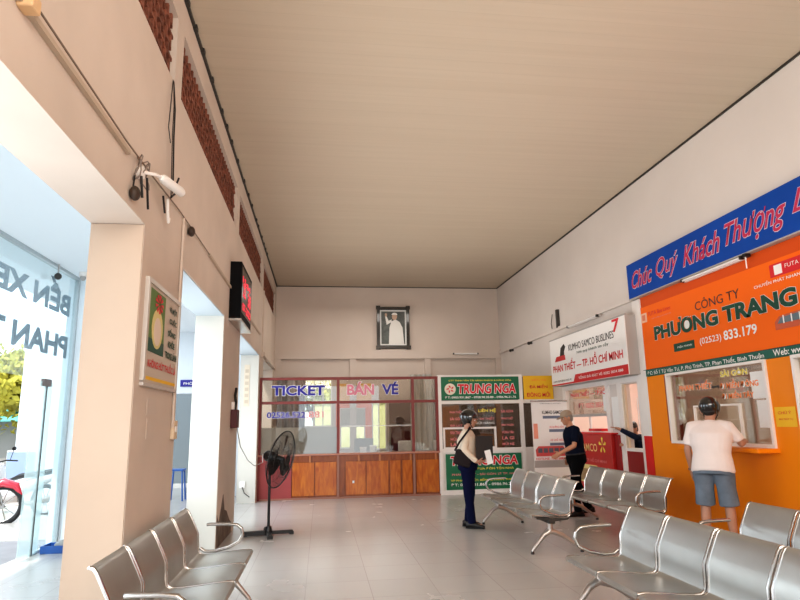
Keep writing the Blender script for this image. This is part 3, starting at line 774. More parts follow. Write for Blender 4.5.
t2 = thing('yellow_notice', 'small yellow notice stuck on the orange wall between the two windows', 'notice', (5.12, 6.33, 1.4))
obj('sheet', MB().box(XR-.036, XR-.031, 6.18, 6.49, 1.39, 1.61), M_yellow, t2)
lettering('CHÚ Ý', t2, M_txtred, (XR-.037, 6.44, 1.53), U, .2, .04); lettering('GIỮ TRẬT TỰ', t2, M_txtred, (XR-.037, 6.44, 1.46), U, .22, .03)
# sign
t = thing('orange_bus_sign', 'large orange sign with dark green PHƯƠNG TRANG lettering and a green address strip', 'sign', (5.1, 6, 2.16))
fx = XR-.03
pn = obj('panel', MB().box(fx, XR, 3.2, 9.2, 2.275, 3.27), M_orangesign, t)
obj('upper_board', MB().box(XR-.02, XR, 3.2, 9.2, 3.272, 3.437), M_orangedark, t)
st = obj('address_strip', MB().box(fx-.012, XR, 3.2, 9.2, 2.165, 2.268), M_greendk, t)
obj('strip_line', MB().box(fx-.013, fx, 3.2, 9.27, 2.265, 2.272), M_txtblack, t)
xx = fx-.001
lettering('CÔNG TY', pn, M_txtblack, (xx, 7.75, 2.96), U, .92, .15, bold=-.004)
lettering('PHƯƠNG TRANG', pn, M_txtgreen, (xx, 8.85, 2.695), U, 2.93, .25, bold=.045, outline=M_txtwhite, ow=.018)
lettering('(02523)', pn, M_txtwhite, (xx, 7.73, 2.465), U, .46, .11, bold=.01)
lettering('833.179', pn, M_txtwhite, (xx, 7.22, 2.475), U, .62, .125, bold=.025)
pl = obj('phone_label', MB().box(xx-.004, xx, 7.86, 8.36, 2.46, 2.575), M_txtgreen, pn)
lettering('ĐIỆN THOẠI', pl, M_txtwhite, (xx-.004, 8.27, 2.495), U, .36, .04, bold=.02)
lettering('ĐC: Số 1 Từ Văn Tư, P. Phú Trinh, TP. Phan Thiết, Bình Thuận', st, M_txtwhite, (fx-.013, 9.15, 2.168), U, 2.62, .085, bold=.012)
lettering('Web: www.futabus.vn', st, M_txtwhite, (fx-.013, 6.38, 2.18), U, .98, .075, bold=.012)
lettering('CHUYỂN PHÁT NHANH TRONG NƯỚC', pn, M_txtwhite, (xx, 6.56, 3.005), U, 1.3, .055, bold=.01)
mk = obj('emblem', MB().box(xx-.004, xx, 9.03, 9.2, 3.02, 3.17), mat('emblem_peach', (.90, .55, .38), .5), pn)
obj('emblem_core', MB().box(xx-.007, xx-.004, 9.07, 9.16, 3.05, 3.14), mat('emblem_rose', (.75, .25, .15), .5), mk)
lettering('FUTA Bus Lines', pn, M_txtred, (xx, 8.97, 3.10), U, .62, .06)
lettering('CHẤT LƯỢNG LÀ DANH DỰ', pn, M_txtpink, (xx, 8.90, 3.03), U, .56, .035)
rl = obj('red_label', MB().box(xx-.004, xx, 5.0, 6.27, 3.07, 3.22), M_txtred, pn)
obj('label_mark', MB().box(xx-.007, xx-.004, 6.08, 6.2, 3.09, 3.2), M_txtwhite, rl)
lettering('FUTA Express', rl, M_txtwhite, (xx-.004, 6.03, 3.12), U, .5, .06)
cp = obj('coach_picture', MB().prism([(6.30, 2.47), (6.30, 2.56), (6.22, 2.62), (5.5, 2.66), (5.45, 2.47)], 'x', xx-.005, xx-.001), mat('coach_orange', (.60, .12, .05), .4), pn)
obj('coach_windows', MB().prism([(6.26, 2.535), (6.20, 2.60), (5.52, 2.64), (5.5, 2.535)], 'x', xx-.008, xx-.005), mat('coach_glass', (.16, .22, .26), .2), cp)
for k in range(6): obj('coach_pillar', MB().box(xx-.010, xx-.008, 6.15-k*.12, 6.165-k*.12, 2.53, 2.62), M_txtwhite, cp)
# blue banner
t = thing('blue_welcome_banner', 'long blue banner with red script Chúc Quý Khách Thượng lettering', 'banner', (5.1, 6, 3.47))
obj('board', MB().box(XR-.09, XR, 2.4, 9.42, 3.455, 4.035), M_blue, t)
obj('rim', MB().box(XR-.1, XR, 2.4, 9.42, 3.44, 3.457), M_grey, t)
xx = XR-.091
for s, y, w, h in (('Chúc', 9.28, .64, .28), ('Quý', 8.53, .60, .35), ('Khách', 7.82, .84, .29), ('Thượng', 6.88, 1.06, .36), ('Lộ', 5.74, .45, .34), ('Bình', 5.15, .8, .32), ('An', 4.2, .5, .28)):
    lettering(s, t, mat('script_red', (.55, .03, .10), .5), (xx, y, 3.60 if s not in ('Quý', 'Thượng') else 3.55), U, w, h, bold=.012 if s != 'Quý' else .0, shear=.45, outline=mat('script_pale', (.75, .68, .80), .5), ow=.02)

# light fittings
def tube_light(name_label, p0, p1, wall_dir, group='fluorescent tubes'):
    p0 = Vector(p0); p1 = Vector(p1); c = (p0+p1)/2; t = thing('fluorescent_light', name_label, 'light', c, group=group)
    d = (p1-p0).normalized(); w = Vector(wall_dir)
    zc = Vector((0, 0, 1))
    obj('batten', MB().obox(c+w*.02, d, w, zc, (p1-p0).length/2, .02, .022), M_white, t)
    obj('tube', MB().cyl(p0+d*.03-w*.025, p1-d*.03-w*.025, .014), M_tube, t, smooth=True)
    for q in (p0+d*.015, p1-d*.015): obj('end_cap', MB().obox(q-w*.015, d, w, zc, .015, .03, .022), M_darkmetal, t)
tube_light('fluorescent tube mounted under the blue welcome banner', (XR-.07, 7.9, 3.417), (XR-.07, 6.62, 3.417), (1, 0, 0))
tube_light('fluorescent tube on the right wall above the white bus sign', (XR-.09, 12.0, 3.40), (XR-.09, 10.6, 3.40), (1, 0, 0))
tube_light('short fluorescent tube on the back wall beam above the green booth', (3.74, YB-.14, 3.44), (4.48, YB-.14, 3.44), (0, 1, 0))
t = thing('banner_bracket', 'small black bracket hanging below the blue banner by the tube', 'bracket', (XR-.1, 6.62, 3.3))
obj('plate', MB().box(XR-.12, XR-.05, 6.52, 6.58, 3.40, 3.44), M_black, t); obj('stem', MB().cyl((XR-.1, 6.55, 3.42), (XR-.1, 6.55, 3.26), .007), M_txtwhite, t)
t = thing('old_wall_bracket', 'rusty upright bracket with loose wire above the white bus sign', 'bracket', (XR-.04, 12.7, 3.5))
obj('bar', MB().box(XR-.06, XR, 12.66, 12.74, 3.5, 3.9), M_darkmetal, t)
obj('wire', MB().tube([(XR-.03, 13.0, 3.85), (XR-.03, 13.1, 3.65), (XR-.03, 13.05, 3.5)], .008, 6), M_darkmetal, t)
for i, y in enumerate((16.0, 14.5)):
    t = thing('spot_fitting', ['small dark fitting on the right wall ledge nearest the back wall', 'small dark fitting on the right wall ledge nearer the bus signs'][i], 'fitting', (XR-.06, y, 3.5))
    obj('base', MB().cyl((XR-.01, y, 3.40), (XR-.06, y, 3.40), .03), M_darkmetal, t); obj('lamp', MB().ell((XR-.09, y, 3.39), (.04, .04, .04)), M_darkmetal, t, smooth=True)

# ------------------------------------------------------------------ portrait on back wall
t = thing('framed_portrait', 'black framed portrait of a white clad person waving, high on the back wall', 'picture', (2.03, YB-.02, 3.6))
yf = YB-.1
mb = MB(); a0, a1, c0, c1, w = 1.56, 2.50, 3.60, 4.80, .09
mb.box(a0, a1, yf-.02, YB, c0, c0+w, .008); mb.box(a0, a1, yf-.02, YB, c1-w, c1, .008); mb.box(a0, a0+w, yf-.02, YB, c0, c1, .008); mb.box(a1-w, a1, yf-.02, YB, c0, c1, .008)
mb.box(a0-.03, a0+.1, yf-.03, YB-.03, c0-.03, c0+.08); mb.box(a1-.1, a1+.03, yf-.03, YB-.03, c0-.03, c0+.08)
mb.box(a0-.02, a0+.1, yf-.03, YB-.03, c1-.07, c1+.03); mb.box(a1-.1, a1+.02, yf-.03, YB-.03, c1-.07, c1+.03)
obj('frame', mb, M_blackgloss, t)
obj('mount', MB().box(a0+w, a1-w, yf+.02, YB-.02, c0+w, c1-w), M_paper, t)
pic = obj('print', MB().box(a0+.13, a1-.13, yf+.012, yf+.02, c0+.13, c1-.13), mat('print_dark', (.10, .11, .10), .5, var=.4, scale=9), t)
q = yf+.008
def flat(pts, m, name, d=0): return obj(name, MB().prism(pts, 'y', q-.002-d, q-d), m, pic)
flat([(1.90, 3.73), (1.92, 4.20), (1.98, 4.38), (2.10, 4.44), (2.22, 4.36), (2.30, 4.2), (2.34, 3.73)], mat('robe_white', (.78, .76, .72), .6), 'figure_robe')
flat([(1.98, 4.36), (1.84, 4.28), (1.80, 4.52), (1.84, 4.54), (1.90, 4.40), (1.99, 4.44)], MATS['robe_white'], 'figure_arm')
flat([(2.07+.075*math.cos(k*PI/8), 4.52+.10*math.sin(k*PI/8)) for k in range(16)], mat('portrait_skin', (.55, .38, .28), .6), 'figure_head', .002)
flat([(2.07+.085*math.cos(k*PI/8), 4.57+.065*math.sin(k*PI/8)) for k in range(9)], mat('white_hair', (.8, .78, .74), .7), 'figure_hair', .004)
flat([(1.80, 4.52), (1.79, 4.60), (1.82, 4.62), (1.86, 4.60), (1.85, 4.52)], MATS['portrait_skin'], 'figure_hand', .003)

# ------------------------------------------------------------------ left wall fittings
# poster
t = thing('framed_poster', 'aluminium framed poster with green picture and red lettering on the left pier', 'poster', (XL+.02, 5.1, 1.8))
y0, y1, z0, z1 = 4.58, 5.62, 1.80, 2.60; xf = XL+.03
mb = MB()
mb.box(XL, xf, y0, y1, z0, z0+.025); mb.box(XL, xf, y0, y1, z1-.035, z1); mb.box(XL, xf, y0, y0+.035, z0+.035, z1-.035); mb.box(XL, xf, y1-.035, y1, z0+.035, z1-.035)
obj('frame', mb, mat('aluminium', (.60, .55, .50), .35, metal=.2), t)
obj('sheet', MB().box(XL, xf-.012, y0+.03, y1-.03, z0+.03, z1-.03), mat('poster_cream', (.58, .50, .42), .6), t)
px = xf-.011
pg = obj('green_picture', MB().box(px-.002, px, 4.68, 5.12, 2.06, 2.54), mat('poster_green', (.14, .24, .07), .6), t)
obj('dark_lower_picture', MB().box(px, px+.002, 4.68, 5.12, 2.06, 2.16), M_txtgreen, pg)
mb = MB(); mb.prism([(4.90+.16*math.cos(k*PI/10), 2.25+.155*math.sin(k*PI/10)) for k in range(20)], 'x', px+.002, px+.004); obj('round_figure', mb, mat('poster_yellow', (.72, .62, .28), .6), pg)
mb = MB(); mb.prism([(4.90+.10*math.cos(k*PI/10), 2.23+.11*math.sin(k*PI/10)) for k in range(20)], 'x', px+.004, px+.006); obj('pale_disc', mb, mat('poster_pale', (.78, .66, .55), .6), pg)
mb = MB()
for k in range(9):
    a = k*2*PI/9
    mb.prism([(4.92+.02*math.cos(a), 2.45+.015*math.sin(a)), (4.92+.12*math.cos(a-.2), 2.45+.075*math.sin(a-.2)), (4.92+.12*math.cos(a+.2), 2.45+.075*math.sin(a+.2))], 'x', px+.004, px+.006)
obj('red_flower', mb, M_txtred, pg)
for s, y, z, w in (('VÌ MỘT', 5.25, 2.44, .26), ('CUỘC', 5.27, 2.345, .25), ('SỐNG', 5.24, 2.25, .26), ('KHỎE', 5.26, 2.155, .22), ('TRONG LÀNH', 5.18, 2.06, .40)):
    lettering(s, t, M_txtgreen, (px, y, z), (0, 1, 0), w, .07, bold=.035)
lettering('KHÔNG HÚT THUỐC LÁ', t, M_txtred, (px, 4.69, 1.945), (0, 1, 0), .88, .085, bold=.02)
obj('yellow_strip', MB().box(px-.001, px+.001, 4.68, 5.6, 1.85, 1.875), M_yellow, t)
t = thing('pencilled_notice', 'two faint paper notices stuck below the framed poster', 'notice', (XL, 4.95, 1.5))
obj('sheet', MB().box(XL, XL+.004, 4.82, 5.08, 1.60, 1.72), mat('faint_paper', (.62, .53, .46), .8), t); obj('sheet', MB().box(XL, XL+.004, 4.84, 5.06, 1.42, 1.57), MATS['faint_paper'], t)
# LED board
t = thing('led_display_board', 'black hanging display board with red glowing digits on the left wall', 'display', (XL+.07, 9.25, 3.0))
obj('housing', MB().box(XL, XL+.16, 8.62, 9.88, 2.98, 3.80, .008), mat('led_black', (.008, .008, .009), .7, spec=.1), t)
obj('screen', MB().box(XL+.16, XL+.165, 8.66, 9.84, 3.08, 3.74), mat('screen_dark', (.03, .025, .025), .15), t)
obj('bottom_rail', MB().box(XL+.0, XL+.17, 8.62, 9.88, 2.95, 2.98), M_chrome, t)
for s, y, z, w, h in (('22', 8.78, 3.33, .28, .20), ('15:04', 8.72, 3.52, .9, .10), ('38', 9.35, 3.28, .36, .22), ('07-2023', 8.74, 3.12, 1.0, .12)):
    lettering(s, t, M_led, (XL+.166, y, z), (0, 1, 0), w, h, bold=.03)
# conduit and cables
t = thing('cable_conduit', 'old cable conduit running along the left wall above the openings', 'conduit', (XL+.02, 4, 3.4))
obj('trunking', MB().box(XL, XL+.03, 2.2, 3.95, 3.27, 3.298), M_conduit, t)
mb = MB(); mb.tube([(XL+.035, 2.0, 3.33), (XL+.035, 3.0, 3.32), (XL+.036, 3.84, 3.31), (XL+.03, 4.5, 3.34), (XL+.02, 5.4, 3.40), (XL+.02, 6.6, 3.415), (XL+.02, 8.6, 3.42)], .006, 6)
obj('cable', mb, mat('cable_brown', (.22, .16, .12), .6), t)
obj('end_box', MB().box(XL, XL+.07, 2.45, 2.53, 3.255, 3.325, .008), mat('beige_box', (.72, .48, .27), .5), t)
obj('trunking', MB().box(XL, XL+.03, 6.9, 8.6, 3.40, 3.43), M_conduit, t)
obj('rear_trunking', MB().box(XL, XL+.03, 9.95, 12.9, 3.36, 3.39), M_conduit, t)
t = thing('wire_bundle', 'loose dark wires hanging down from the first clerestory pier', 'wires', (XL+.05, 5, 4.4))
for k, (dy, zb) in enumerate(((0, 3.36), (.03, 3.42), (-.1, 3.80), (.05, 3.45))):
    pts = [(XL+.01, 4.98+dy*.2, 4.42), (XL+.04, 4.92+dy, 4.15), (XL+.04, 4.92+dy*1.3, 3.9), (XL+.04, 5.0+dy*1.2, zb)]
    obj('wire', MB().tube(pts, .004, 5), M_black, t)
obj('tangle', MB().tube([(XL+.03+.03*math.sin(a*2.3), 4.20+.11*math.cos(a), 3.26+.10*math.sin(a*1.7)) for a in [i*.35 for i in range(40)]], .005, 5), mat('cable_grey', (.25, .2, .17), .6), t)
for (y, z, y2, z2) in ((4.14, 3.2, 4.16, 3.05), (4.27, 3.24, 4.31, 3.02), (4.72, 3.28, 4.76, 3.15), (5.08, 3.5, 5.14, 3.60), (4.96, 3.36, 5.26, 3.56)):
    obj('cable_stub', MB().tube([(XL+.05, y, z), (XL+.06, y2, z2)], .009, 6), M_black, t)
t = thing('security_camera', 'white bullet security camera mounted on the left wall conduit', 'camera', (XL, 4.7, 3.3))
obj('wall_plate', MB().cyl((XL, 4.22, 3.26), (XL+.04, 4.22, 3.26), .045), M_white, t)
obj('bracket', MB().tube([(XL+.04, 4.22, 3.26), (XL+.10, 4.30, 3.28), (XL+.12, 4.42, 3.30)], .013, 8), M_white, t)
obj('housing', MB().tube([(XL+.12, 4.38, 3.29), (XL+.125, 4.42, 3.295), (XL+.14, 4.86, 3.375), (XL+.14, 4.90, 3.38)], [.02, .034, .038, .036], 14), M_txtwhite, t, smooth=True)
obj('lens_ring', MB().cyl((XL+.14, 4.90, 3.38), (XL+.141, 4.92, 3.383), .030), M_black, t)
obj('hook_cable', MB().tube([(XL+.05, 4.86, 3.30), (XL+.06, 4.84, 3.20), (XL+.05, 4.92, 3.13), (XL+.04, 4.98, 3.18)], .012, 8), M_txtwhite, t, smooth=True)
for i, (y, z) in enumerate(((4.08, 3.05), (5.85, 3.35))):
    t = thing('round_sensor', ['small dark round cap hanging from the wires left of the security camera', 'small dark round cap on the conduit right of the security camera'][i], 'sensor', (XL, y, z))
    obj('dome', MB().ell((XL+.035, y, z), (.035, .05, .05)), mat('dark_brown_cap', (.05, .03, .02), .5), t, smooth=True)
    obj('wire', MB().tube([(XL+.02, y, z+.04), (XL+.02, y+.02, z+.15 if i == 0 else z+.05)], .006, 5), M_black, t)
t = thing('wall_pipe', 'thin pale pipe running down the left pier to a switch box', 'pipe', (XL, 5.58, 1.5))
obj('pipe', MB().cyl((XL+.015, 5.60, 1.50), (XL+.015, 5.60, 3.4), .012, n=8), M_wallL, t)
t = thing('switch_box', 'small cream switch box low on the edge of the poster pier', 'switch', (XL, 5.66, 1.4))
obj('plate', MB().box(XL, XL+.03, 5.60, 5.73, 1.40, 1.56, .005), mat('switch_cream', (.72, .58, .42), .5), t)
obj('button', MB().box(XL+.03, XL+.036, 5.64, 5.69, 1.46, 1.51), M_txtwhite, t)
t = thing('breaker_box', 'small maroon electrical box on the middle pier with a hanging wire', 'box', (XL, 9.3, 1.7))
obj('casing', MB().box(XL, XL+.09, 9.15, 9.42, 1.48, 1.74, .008), mat('maroon', (.10, .02, .025), .5), t)
obj('black_hook', MB().tube([(XL+.04, 9.3, 1.74), (XL+.05, 9.3, 1.85), (XL+.03, 9.35, 1.95), (XL+.04, 9.38, 2.06)], .02, 8), M_black, t, smooth=True)
obj('socket', MB().box(XL, XL+.04, 9.22, 9.34, 1.74, 1.85, .004), M_txtwhite, t)
mb = MB(); mb.tube([(XL+.05, 9.42, 1.55), (XL+.06, 9.9, 1.2), (XL+.1, 10.6, .95), (XL+.14, 11.3, .82), (XL+.2, 12.2, .82), (XL+.1, 13.2, .95)], .007, 6)
obj('wire', mb, M_grey, t, smooth=True)
t = thing('paper_strip', 'vertical strip of small written notes on the far cream pier end', 'notice', (-1.5, 12.98, 1.9))
mb = MB(); mb.box(-1.58, -1.47, 12.980, 12.984, 1.9, 2.75); obj('strip', mb, mat('strip_tan', (.66, .58, .46), .6), t)
for k in range(6): obj('note_line', MB().box(-1.56, -1.49, 12.976, 12.979, 1.96+k*.125, 2.03+k*.125), mat('strip_grey', (.52, .44, .34), .6), t)
t = thing('wall_switch', 'broken socket low on the far cream pier end', 'socket', (-1.48, 12.98, .35))
obj('plate', MB().box(-1.60, -1.50, 12.96, 12.985, .30, .42), M_txtwhite, t); obj('wire', MB().tube([(-1.55, 12.96, .32), (-1.5, 12.94, .2), (-1.4, 12.95, .12)], .008, 6), M_black, t)

# ------------------------------------------------------------------ pedestal fan
fx0, fy0 = -.72, 9.2
t = thing('pedestal_fan', 'tall black pedestal fan with wire cage standing before the ticket counter', 'fan', (fx0, fy0, 0))
for a in (.15, PI/2+.15, PI+.15, 3*PI/2+.15):
    c, s = math.cos(a), math.sin(a)
    mb = MB(); mb.obox((fx0+c*.17, fy0+s*.17, .035), (c, s, 0), (-s, c, 0), (0, 0, 1), .17, .032, .022, .006)
    mb.obox((fx0+c*.32, fy0+s*.32, .02), (c, s, 0), (-s, c, 0), (0, 0, 1), .03, .038, .02, .004)
    obj('base_foot', mb, M_black, t)
obj('base_hub', MB().cyl((fx0, fy0, .03), (fx0, fy0, .12), .06, .04), M_black, t, smooth=True)
obj('pole', MB().cyl((fx0, fy0, .10), (fx0, fy0, .98), .019), M_black, t, smooth=True)
n = Vector((.89, -.36, -.22)).normalized()
cc = Vector((-.56, 9.12, 1.03)); a1 = n.cross(Vector((0, 0, 1))).normalized(); a2 = n.cross(a1)
back = cc-n*.10
obj('motor', MB().tube([back-n*.16, back-n*.13, back-n*.02, back+n*.03], [.05, .075, .08, .05], 16), M_black, t, smooth=True)
obj('neck', MB().tube([(fx0, fy0, .93), (fx0, fy0, 1.0), back-n*.08], [.03, .03, .025], 10), M_black, t, smooth=True)
mb = MB(); R0 = .40
def circ(c, r, k=40): return [c+a1*r*math.cos(2*PI*i/k)+a2*r*math.sin(2*PI*i/k) for i in range(k)]
mb.tube(circ(cc, R0, 48), .009, 8, closed=True)
for f, r in ((.055, .33), (.08, .24), (.095, .14), (-.06, .33), (-.09, .22)): mb.tube(circ(cc+n*f, r), .0028, 4, closed=True)
for i in range(44):
    d = a1*math.cos(2*PI*i/44)+a2*math.sin(2*PI*i/44)
    mb.tube([cc+d*R0, cc+d*.33+n*.055, cc+d*.2+n*.088, cc+d*.07+n*.10], .0026, 4)
    mb.tube([cc+d*R0, cc+d*.33-n*.06, cc+d*.2-n*.092, cc+d*.07-n*.10], .0026, 4)
obj('cage', mb, M_black, t)
obj('cage_badge', MB().cyl(cc+n*.098, cc+n*.106, .075, n=20), M_black, t)
for k in range(3):
    a = k*2*PI/3+.4; mb = MB(); secs = []
    for r, w, tw in ((.05, .035, .5), (.14, .07, .4), (.25, .095, .3), (.34, .075, .22)):
        d = a1*math.cos(a)+a2*math.sin(a); e = n.cross(d)
        wv = (e*math.cos(tw)+n*math.sin(tw))*w
        secs.append((cc+d*r, wv, n*.004))
    mb.sections(secs, 12); obj('blade', mb, M_black, t, smooth=True)
obj('hub', MB().cyl(cc-n*.04, cc+n*.05, .05, .035), M_black, t, smooth=True)

# ------------------------------------------------------------------ entrance glass (left)
GX = -3.5
mb = MB()
mb.box(GX-.03, GX+.03, 1.0, 9.14, 3.60, 3.64); mb.box(GX-.03, GX+.03, 9.09, 9.14, 0, 3.62)
struct('window_4', mb, mat('steel_frame_grey', (.45, .50, .52), .4, metal=.3))
g = struct('window_5', MB().box(GX-.006, GX+.006, 1.0, 9.09, 2.13, 3.60), M_glasshazy)
tf = lettering('BẾN XE', g, M_letterglass, (GX-.012, 8.95, 3.04), (0, -1, 0), 2.02, .44, bold=.045, lift=.0)
lettering('PHAN THIẾT', g, M_letterglass, (GX-.012, 8.97, 2.46), (0, -1, 0), 3.4, .46, bold=.045, lift=.0)
lettering('TỈNH BÌNH THUẬN', g, M_letterglass, (GX-.012, 5.0, 3.07), (0, -1, 0), 3.6, .42, bold=.03, lift=.0)
door = struct('door_1', MB().box(GX-.005, GX+.005, 8.36, 9.09, .03, 2.13), M_glasshazy)
struct('trim_17', MB().box(GX-.02, GX+.02, 8.36, 9.09, 0, .03), MATS['steel_frame_grey'])
d2 = struct('door_2', MB().box(GX+.03, GX+.042, 7.98, 8.50, .01, 2.10), glass_mat('door_glass', (.96, 1, 1), .04, haze=.30, hazecol=(.85, 1, 1), rmax=.2))
obj('edge_strip', MB().box(GX+.028, GX+.046, 8.33, 8.345, .01, 2.10), M_darkmetal, d2)
obj('patch_fitting', MB().box(GX+.02, GX+.06, 8.20, 8.42, 2.04, 2.13), mat('fitting_bronze', (.20, .16, .15), .4, metal=.5), d2)
t = thing('dome_camera', 'small dome camera under the entrance canopy beside the lettered glass', 'camera', (-3.3, 8.7, 3.6))
obj('mount', MB().cyl((-3.3, 8.75, 3.64), (-3.3, 8.75, 3.58), .05), M_white, t); obj('lens', MB().ell((-3.3, 8.75, 3.56), (.04, .04, .04)), M_grey, t, smooth=True)
t = thing('spot_lamp', 'small round dark lamp hanging near the lettered glass', 'lamp', (-3.42, 8.3, 3.5))
obj('stem', MB().cyl((-3.42, 8.25, 3.62), (-3.42, 8.25, 3.5), .01), M_grey, t); obj('head', MB().ell((-3.42, 8.25, 3.46), (.045, .045, .045)), M_darkmetal, t, smooth=True)
t = thing('blue_tray', 'blue plastic tray lying at the foot of the entrance glass', 'tray', (-3.25, 8.6, 0))
mb = MB(); mb.box(-3.42, -3.02, 8.48, 8.76, .0, .03, .005); mb.box(-3.42, -3.40, 8.48, 8.76, .03, .09); mb.box(-3.04, -3.02, 8.48, 8.76, .03, .09)
mb.box(-3.42, -3.02, 8.48, 8.5, .03, .09); mb.box(-3.42, -3.02, 8.74, 8.76, .03, .09)
obj('dish', mb, M_blueplastic, t); obj('cloth', MB().ell((-3.2, 8.64, .07), (.12, .09, .07)), M_grey, t, smooth=True)
# vestibule far objects
t = thing('blue_room_sign', 'small blue room sign above the far doorway beyond the second opening', 'sign', (-2.9, 14.38, 2.45))
obj('plate', MB().box(-3.15, -2.5, 14.37, 14.39, 2.40, 2.55), M_txtnavy, t)
lettering('PHÒNG VÉ', t, M_txtwhite, (-3.08, 14.368, 2.44), (1, 0, 0), .5, .07, bold=.01)
for k in range(3):
    cx_, cy_ = -3.0+.40*k, 13.9
    t = thing('plastic_stool', ['blue plastic stool by the far doorway, leftmost', 'blue plastic stool by the far doorway, middle one', 'dark red plastic stool by the far doorway'][k], 'stool', (cx_, cy_, 0), group=None)
    mm = M_blueplastic if k < 2 else M_reddark
    obj('seat', MB().box(cx_-.14, cx_+.14, cy_-.14, cy_+.14, .60, .64, .01), mm, t)
    for dx in (-1, 1):
        for dy in (-1, 1): obj('leg', MB().tube([(cx_+dx*.11, cy_+dy*.11, .6), (cx_+dx*.15, cy_+dy*.15, 0)], .018, 6), mm, t)

# ------------------------------------------------------------------ outside
struct('ground', MB().box(-60, -3.6, -20, 60, -.25, -.05), M_asphalt)
struct('ground_back', MB().box(-3.6, 30, YB+.2, 60, -.25, -.05), M_asphalt)
struct('pavement', MB().box(-4.6, -3.6, -6, 14.4, -.2, -.01), mat('pavement_pale', (.24, .24, .26), .8, var=.1))
def tree(x, y, h, r, leafm, label, n=1500, sx=1.):
    t = thing('roadside_tree', label, 'tree', (x, y, -.05), group=None)
    mb = MB(); mb.tube([(x, y, -.05), (x+.1, y, h*.3), (x-.1, y+.1, h*.6)], [.22, .16, .08], 8)
    for k in range(5):
        a = k*1.3; mb.tube([(x, y, h*.35), (x+math.cos(a)*r*.4, y+math.sin(a)*r*.4, h*.6), (x+math.cos(a)*r*.6, y+math.sin(a)*r*.6, h*.75)], [.09, .06, .03], 6)
    obj('trunk', mb, M_bark, t)
    mb = MB()
    blobs = [(Vector((x+random.uniform(-.6, .6)*r*sx, y+random.uniform(-.6, .6)*r, h*.62+random.uniform(-.25, .3)*r)), r*random.uniform(.35, .6)) for _ in range(14)]
    for i in range(n):
        c, rr = random.choice(blobs); d = Vector((random.gauss(0, 1), random.gauss(0, 1), random.gauss(0, 1))).normalized()
        p = c+d*rr*random.uniform(.75, 1.05); s = random.uniform(.09, .2)
        e1 = Vector((random.gauss(0, 1), random.gauss(0, 1), random.gauss(0, 1))).normalized(); e2 = e1.cross(d).normalized()
        mb.face([p-e1*s, p+e2*s*.6, p+e1*s, p-e2*s*.6])
    obj('foliage', mb, leafm, t, recalc=False)
tree(-13.5, 24, 5.0, 2.6, M_leaf, 'yellow green tree outside nearest the glass door', 2600, 1.2)
tree(-20, 38, 5.6, 3.0, M_leaf, 'yellow green tree behind, further left outside the entrance', 2600, 1.2)
tree(-11.2, 38, 5.2, 2.6, M_leaf2, 'greener tree beyond the turquoise roofed shop', 2000, 1.2)
tree(-21.5, 27, 5.2, 2.6, M_leaf, 'broad tree at the left edge outside the entrance', 2400, 1.2)
tree(-.3, 27.5, 5, 2.0, M_leaf, 'yellow tree added outside the back opening, standing in for reflected foliage', 1800)  # added for the foliage reflected in the ticket glass
tree(-4.6, 25, 5, 2.0, M_leaf, 'yellow tree added left of the back opening, standing in for reflected foliage', 1500)  # second added tree for the reflected foliage
tree(-10.4, 25, 4.8, 2.0, M_leaf, 'yellow tree just left of the entrance door edge, beyond the board', 2400, 1.1)
tree(-15.8, 33, 6.0, 2.6, M_leaf, 'tall yellow green tree rising behind the turquoise roofed shop', 2200, 1.2)
# low hedge = stuff
mb = MB()
for i in range(1600):
    p = Vector((random.uniform(-22, -11), 20+random.uniform(-.5, .5), random.uniform(-.05, .8))); s = random.uniform(.06, .14)
    e1 = Vector((random.gauss(0, 1), random.gauss(0, 1), random.gauss(0, 1))).normalized(); e2 = e1.cross(Vector((0, 0, 1))).normalized()
    mb.face([p-e1*s, p+e2*s*.6, p+e1*s, p-e2*s*.6])
o = tag(obj('hedge', mb, M_leaf2, recalc=False), 'low leafy hedge along the far side of the road', 'hedge'); o['kind'] = 'stuff'
t = thing('roadside_shop', 'small white shop with turquoise roof across the road', 'building', (-14, 31, -.05))
obj('wall', MB().box(-16.5, -11.5, 31, 35, -.05, 2.4), M_txtwhite, t)
mb = MB(); mb.prism([(-16.9, 2.35), (-11.1, 2.35), (-11.6, 3.0), (-16.4, 3.0)], 'y', 30.3, 35.4); obj('roof', mb, M_turq, t)
obj('shop_front', MB().box(-15.6, -12.4, 30.95, 31.0, .0, 1.9), M_grey, t)
obj('awning', MB().prism([(30.0, 1.9), (31.0, 2.3), (31.0, 2.35), (30.0, 1.95)], 'x', -16.4, -11.6), M_turq, t)
t = thing('reflection_facade', 'yellow wall added behind the back openings, standing in for a reflected building', 'wall', (.9, 21, 0))  # building reflected in the ticket glass, added as a wall behind the openings
obj('facade', MB().box(-.2, 4.5, 21, 21.2, -.05, 2.2), mat('reflection_facade_yellow', (.85, .80, .40), .8), t)
obj('coping', MB().box(-.3, 4.6, 20.95, 21.25, 2.2, 2.3), M_txtwhite, t)
